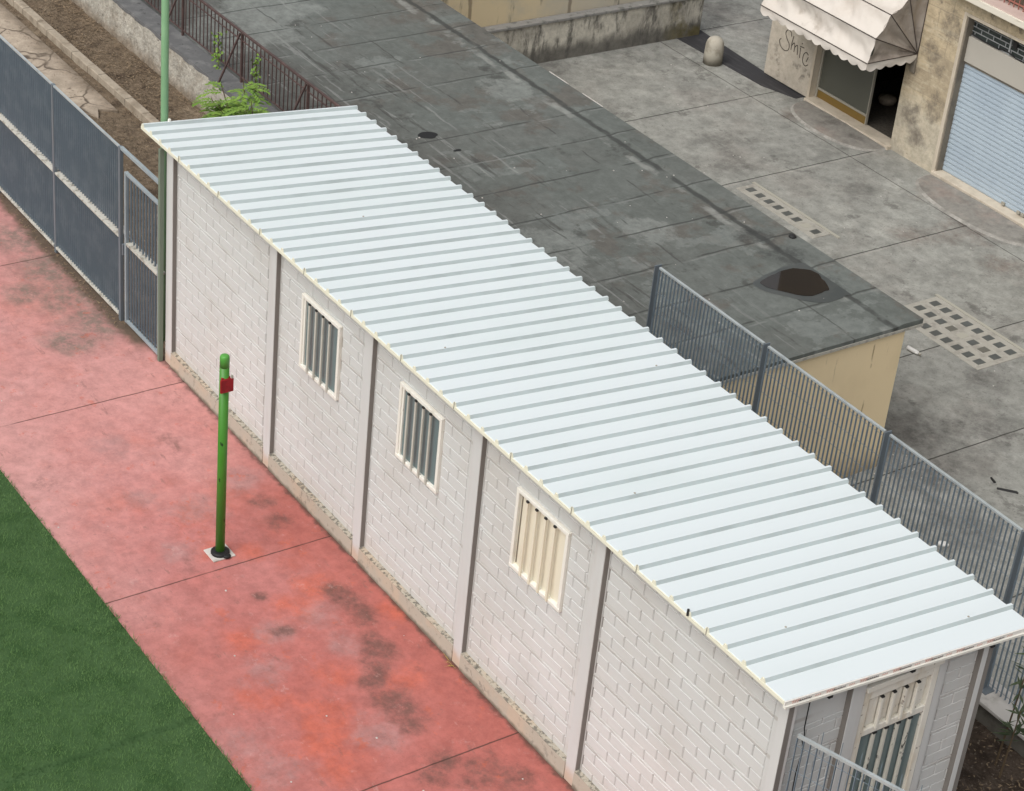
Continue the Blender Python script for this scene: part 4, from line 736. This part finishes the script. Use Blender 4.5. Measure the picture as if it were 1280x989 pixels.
# ------------------------------------------------------------------ green post on the court
NP = thing('net_post', (4.417, -1.285, 0), 'bright green round post with red box standing on the red court', 'post')
cx, cy = 4.417, -1.285
MB().lathe([(.052, .01), (.052, 2.42)], cx, cy, 24).build('shaft', M['greenpost'], NP, smooth=False).data.shade_smooth()
MB().lathe([(.0525, 2.42), (.0525, 2.535), (.048, 2.552), (.036, 2.562), (.012, 2.565)], cx, cy, 24).build('cap', M['greencap'], NP, smooth=True)
MB().box(cx - .125, cx + .125, cy - .14, cy + .13, .002, .016).build('base_plate', M['plate'], NP, bevel=.003)
MB().lathe([(.105, .017), (.105, .04), (.085, .052), (.054, .054)], cx + .005, cy, 24).build('collar', M['rubber'], NP, smooth=True); MB().lathe([(.045, .017), (.045, .035), (.03, .045)], cx + .105, cy + .03, 14).build('bolt', M['rubber'], NP, smooth=True)
rb = MB(); rb.box(cx + .045, cx + .075, cy - .075, cy + .075, 2.14, 2.30); rbo = rb.build('red_box', M['red'], NP, bevel=.006); MB().box(cx + .02, cx + .046, cy - .05, cy + .05, 2.16, 2.31).build('clamp', M['red'], rbo, bevel=.004)
MB().lathe([(.014, 2.30), (.014, 2.33)], cx + .06, cy + .06, 8).build('screw', M['alu'], rbo)

# ------------------------------------------------------------------ plants
def leaf(mb, p, d, n, L, w, fold=.25):
    d = d.normalized(); s_ = d.cross(n).normalized(); n = s_.cross(d)
    tip = p + d * L; mid = p + d * L * .45 - n * L * .02
    l_, r_ = mid + s_ * w + n * w * fold, mid - s_ * w + n * w * fold
    mb.add([p, l_, tip, r_, mid], [(0, 4, 1), (4, 2, 1), (0, 3, 4), (4, 3, 2)])
def rv(a=1): return Vector((random.uniform(-a, a), random.uniform(-a, a), random.uniform(-a, a)))
BU = thing('bush', (-4.2, 3.55, 0), 'bright green feathery bush growing behind the far end of the hut', 'bush')
lf, st = MB(), MB(); rnd = random.Random(3)
for (bx_, by_, tx, ty, tz) in [(-5.0, 3.6, -5.3, 3.35, .62), (-4.8, 3.6, -4.9, 3.3, .95), (-4.5, 3.6, -4.5, 3.45, 1.12), (-4.3, 3.6, -4.05, 3.35, 1.0), (-4.2, 3.6, -3.75, 3.4, .85), (-4.6, 3.6, -4.6, 3.1, .8), (-4.9, 3.6, -5.5, 3.55, .35), (-4.4, 3.6, -4.2, 3.1, .75)]:
    a_, b_ = Vector((bx_ + .42, by_, 0)), Vector((tx + .40, ty, tz * 1.22 + .08)); st.tube([a_, a_.lerp(b_, .5) + Vector((0, 0, .08)), b_], [.014, .011, .006], 5)
    for k in range(16):
        q = a_.lerp(b_, .45 + .45 * rnd.random()) + Vector((0, 0, .04)); an = rnd.uniform(0, 6.28); dd = Vector((math.cos(an), math.sin(an) - .15, rnd.uniform(.0, .55))).normalized(); Lr = rnd.uniform(.25, .46); prevp = q
        for m_ in range(9):
            pp_ = q + dd * (Lr * (m_ + 1) / 9) + Vector((0, 0, -.16 * ((m_ + 1) / 9) ** 2 * Lr / .4)); tang = (pp_ - prevp).normalized(); sd_ = tang.cross(Vector((0, 0, 1))).normalized(); prevp = pp_
            for s_ in (-1, 1): leaf(lf, pp_, (sd_ * s_ + tang * .5 + Vector((0, 0, rnd.uniform(-.25, .15)))), Vector((rnd.uniform(-.3, .3), rnd.uniform(-.3, .3), 1)), rnd.uniform(.08, .13), .022)
lf.build('leaves', M['leaf1'], BU); st.build('stem', M['stem'], BU)
def vine(x, z0, z1, w, label):
    V = thing('vine', (x, 4.24, z0), label, 'vine', 'vines climbing the rusty railing'); l_, s_ = MB(), MB(); pts = []; n = 12
    for k in range(n + 1): pts.append(Vector((x + .04 * math.sin(k * 1.7) * w * 6, 4.225 + .02 * math.cos(k * 2.1), z0 + (z1 - z0) * k / n)))
    s_.tube(pts, .006, 5)
    for k in range(70):
        q = pts[random.randrange(n + 1)] + Vector((random.uniform(-w, w), random.uniform(-.05, .04), random.uniform(-.05, .05))); leaf(l_, q, rv() + Vector((0, -.6, -.2)), rv() + Vector((0, -.7, .9)), random.uniform(.04, .075), random.uniform(.018, .03))
    l_.build('leaves', M['leaf1'], V); s_.build('stem', M['stem'], V)
vine(-6.35, .60, 1.18, .10, 'leafier vine on the rusty railing, the one nearer the tall green pole'); vine(-5.13, .66, 1.22, .045, 'thin upright vine on the rusty railing, the one farther from the tall green pole')
def sprig(x, y, zt, lean, label):
    V = thing('sapling', (x, y, -.1), label, 'sapling', 'saplings by the back fence'); l_, s_ = MB(), MB(); top = Vector((x + lean[0], y + lean[1], zt)); a_ = Vector((x, y, -.1))
    s_.tube([a_, a_.lerp(top, .5), top], [.012, .009, .005], 5)
    for k in range(34):
        q = a_.lerp(top, .55 + .45 * random.random()); an = random.uniform(0, 6.28); leaf(l_, q, Vector((math.cos(an), math.sin(an), random.uniform(-.3, .4))), Vector((0, 0, 1)) + rv(.3), random.uniform(.14, .22), .016)
    l_.build('leaves', M['leaf2'], V); s_.build('stem', M['stem'], V)
sprig(11.12, 4.15, 1.62, (.05, .05), 'tall thin sapling by the back fence reaching up beside the roof corner')
sprig(11.28, 4.05, .78, (.02, .02), 'low olive-leaved sapling nearest the hut at the foot of the white-capped wall'); sprig(11.62, 4.2, 1.0, (.1, .05), 'olive-leaved sapling at the picture edge by the white-capped wall')
# tuft of dry grass at a pilaster foot
TU = MB()
for k in range(22):
    p = Vector((7.24 + random.uniform(-.08, .08), -.02 - random.random() * .03, 0)); an = random.uniform(-2.9, -.2); leaf(TU, p, Vector((math.cos(an), math.sin(an), random.uniform(.2, 1.0))), Vector((0, 0, 1)), random.uniform(.05, .15), .0028)
tag(TU.build('grass_tuft', M['straw']), 'small dry yellow grass tuft at the foot of a hut pilaster', 'grass tuft')

# ------------------------------------------------------------------ countless small stuff
rnd = random.Random(11)
tb = MB(); V_ = tb.v; F_ = tb.f
for k in range(95000):
    x = rnd.uniform(.4, 9.6); y = -2.765 - rnd.random() * 2.9 + .02 * mnoise.noise(Vector((x * 9, 1, 1)))
    if y < -2.80 - max(0, (9.6 - x)) * 1.0 + 0 and x < 5.2 and y < -2.8 - (x - .4) * .75: continue
    a_ = rnd.uniform(0, 6.28); L = rnd.uniform(.014, .034) * (1.7 if y > -2.79 else 1); w = .0033; dx, dy = math.cos(a_), math.sin(a_); le = rnd.uniform(.3, 1.1)
    i = len(V_); V_.append((x - dy * w, y + dx * w, .005)); V_.append((x + dy * w, y - dx * w, .005)); V_.append((x + dx * L * le, y + dy * L * le, .006 + L * .8)); F_.append((i, i + 1, i + 2))
def raw(mb, name, m):
    me = bpy.data.meshes.new(name); me.from_pydata(mb.v, [], mb.f); me.materials.append(m); o = bpy.data.objects.new(name, me); COL.objects.link(o); return struct(o, 'stuff')
raw(tb, 'turf_blades', M['blade'])['label'] = 'short green artificial turf pile beside the red court'
lt = MB()
def scatter(n, x0, x1, y0, y1, z, smin, smax, dens=None):
    for k in range(n):
        x, y = rnd.uniform(x0, x1), rnd.uniform(y0, y1)
        if dens and rnd.random() > dens(x, y): continue
        an = rnd.uniform(0, 6.28); leaf(lt, Vector((x, y, z + rnd.uniform(.004, .02))), Vector((math.cos(an), math.sin(an), rnd.uniform(-.15, .3))), Vector((rnd.uniform(-.5, .5), rnd.uniform(-.5, .5), 1)), rnd.uniform(smin, smax), rnd.uniform(.3, .45) * smin)
clump = lambda x, y: max(0.05, .5 + 1.3 * mnoise.noise(Vector((x * 1.1, y * 1.5, 3))))
scatter(5200, -12, .2, 3.0, 3.85, .0, .025, .07, clump); scatter(3000, -6.8, .3, .1, 2.85, .0, .025, .06, clump); scatter(700, -12, -6, .2, 2.8, .026, .02, .05, clump)
scatter(700, -6, -.5, -.22, .08, .0, .02, .05); scatter(1500, 10, 13, 2.6, 4.45, -.07, .025, .07, clump)
raw(lt, 'leaf_litter', M['litter1'])['label'] = 'dry brown leaves scattered over the bare earth'
pb = MB()
for (x0, x1, y0, y1, z, n) in [(-8, 4.5, 4.6, 8.9, .602, 45), (-8, 7, 9.5, 16, -1.699, 60), (0, 10, -2.7, -.1, .001, 18), (4.3, 5.6, 8.6, 9.4, -1.699, 25)]:
    for k in range(n):
        x, y, r_ = rnd.uniform(x0, x1), rnd.uniform(y0, y1), rnd.uniform(.004, .012); pb.hexa([(x - r_, y - r_, z), (x + r_, y - r_ * .6, z), (x + r_ * .8, y + r_, z), (x - r_ * .7, y + r_ * .9, z), (x - r_ * .5, y - r_ * .5, z + r_), (x + r_ * .5, y - r_ * .4, z + r_), (x + r_ * .4, y + r_ * .5, z + r_), (x - r_ * .5, y + r_ * .5, z + r_)])
h = len(pb.f) // 2
raw(pb, 'grit', M['plate'])['label'] = 'pale grit and crumbs scattered on roof, court and plaza'
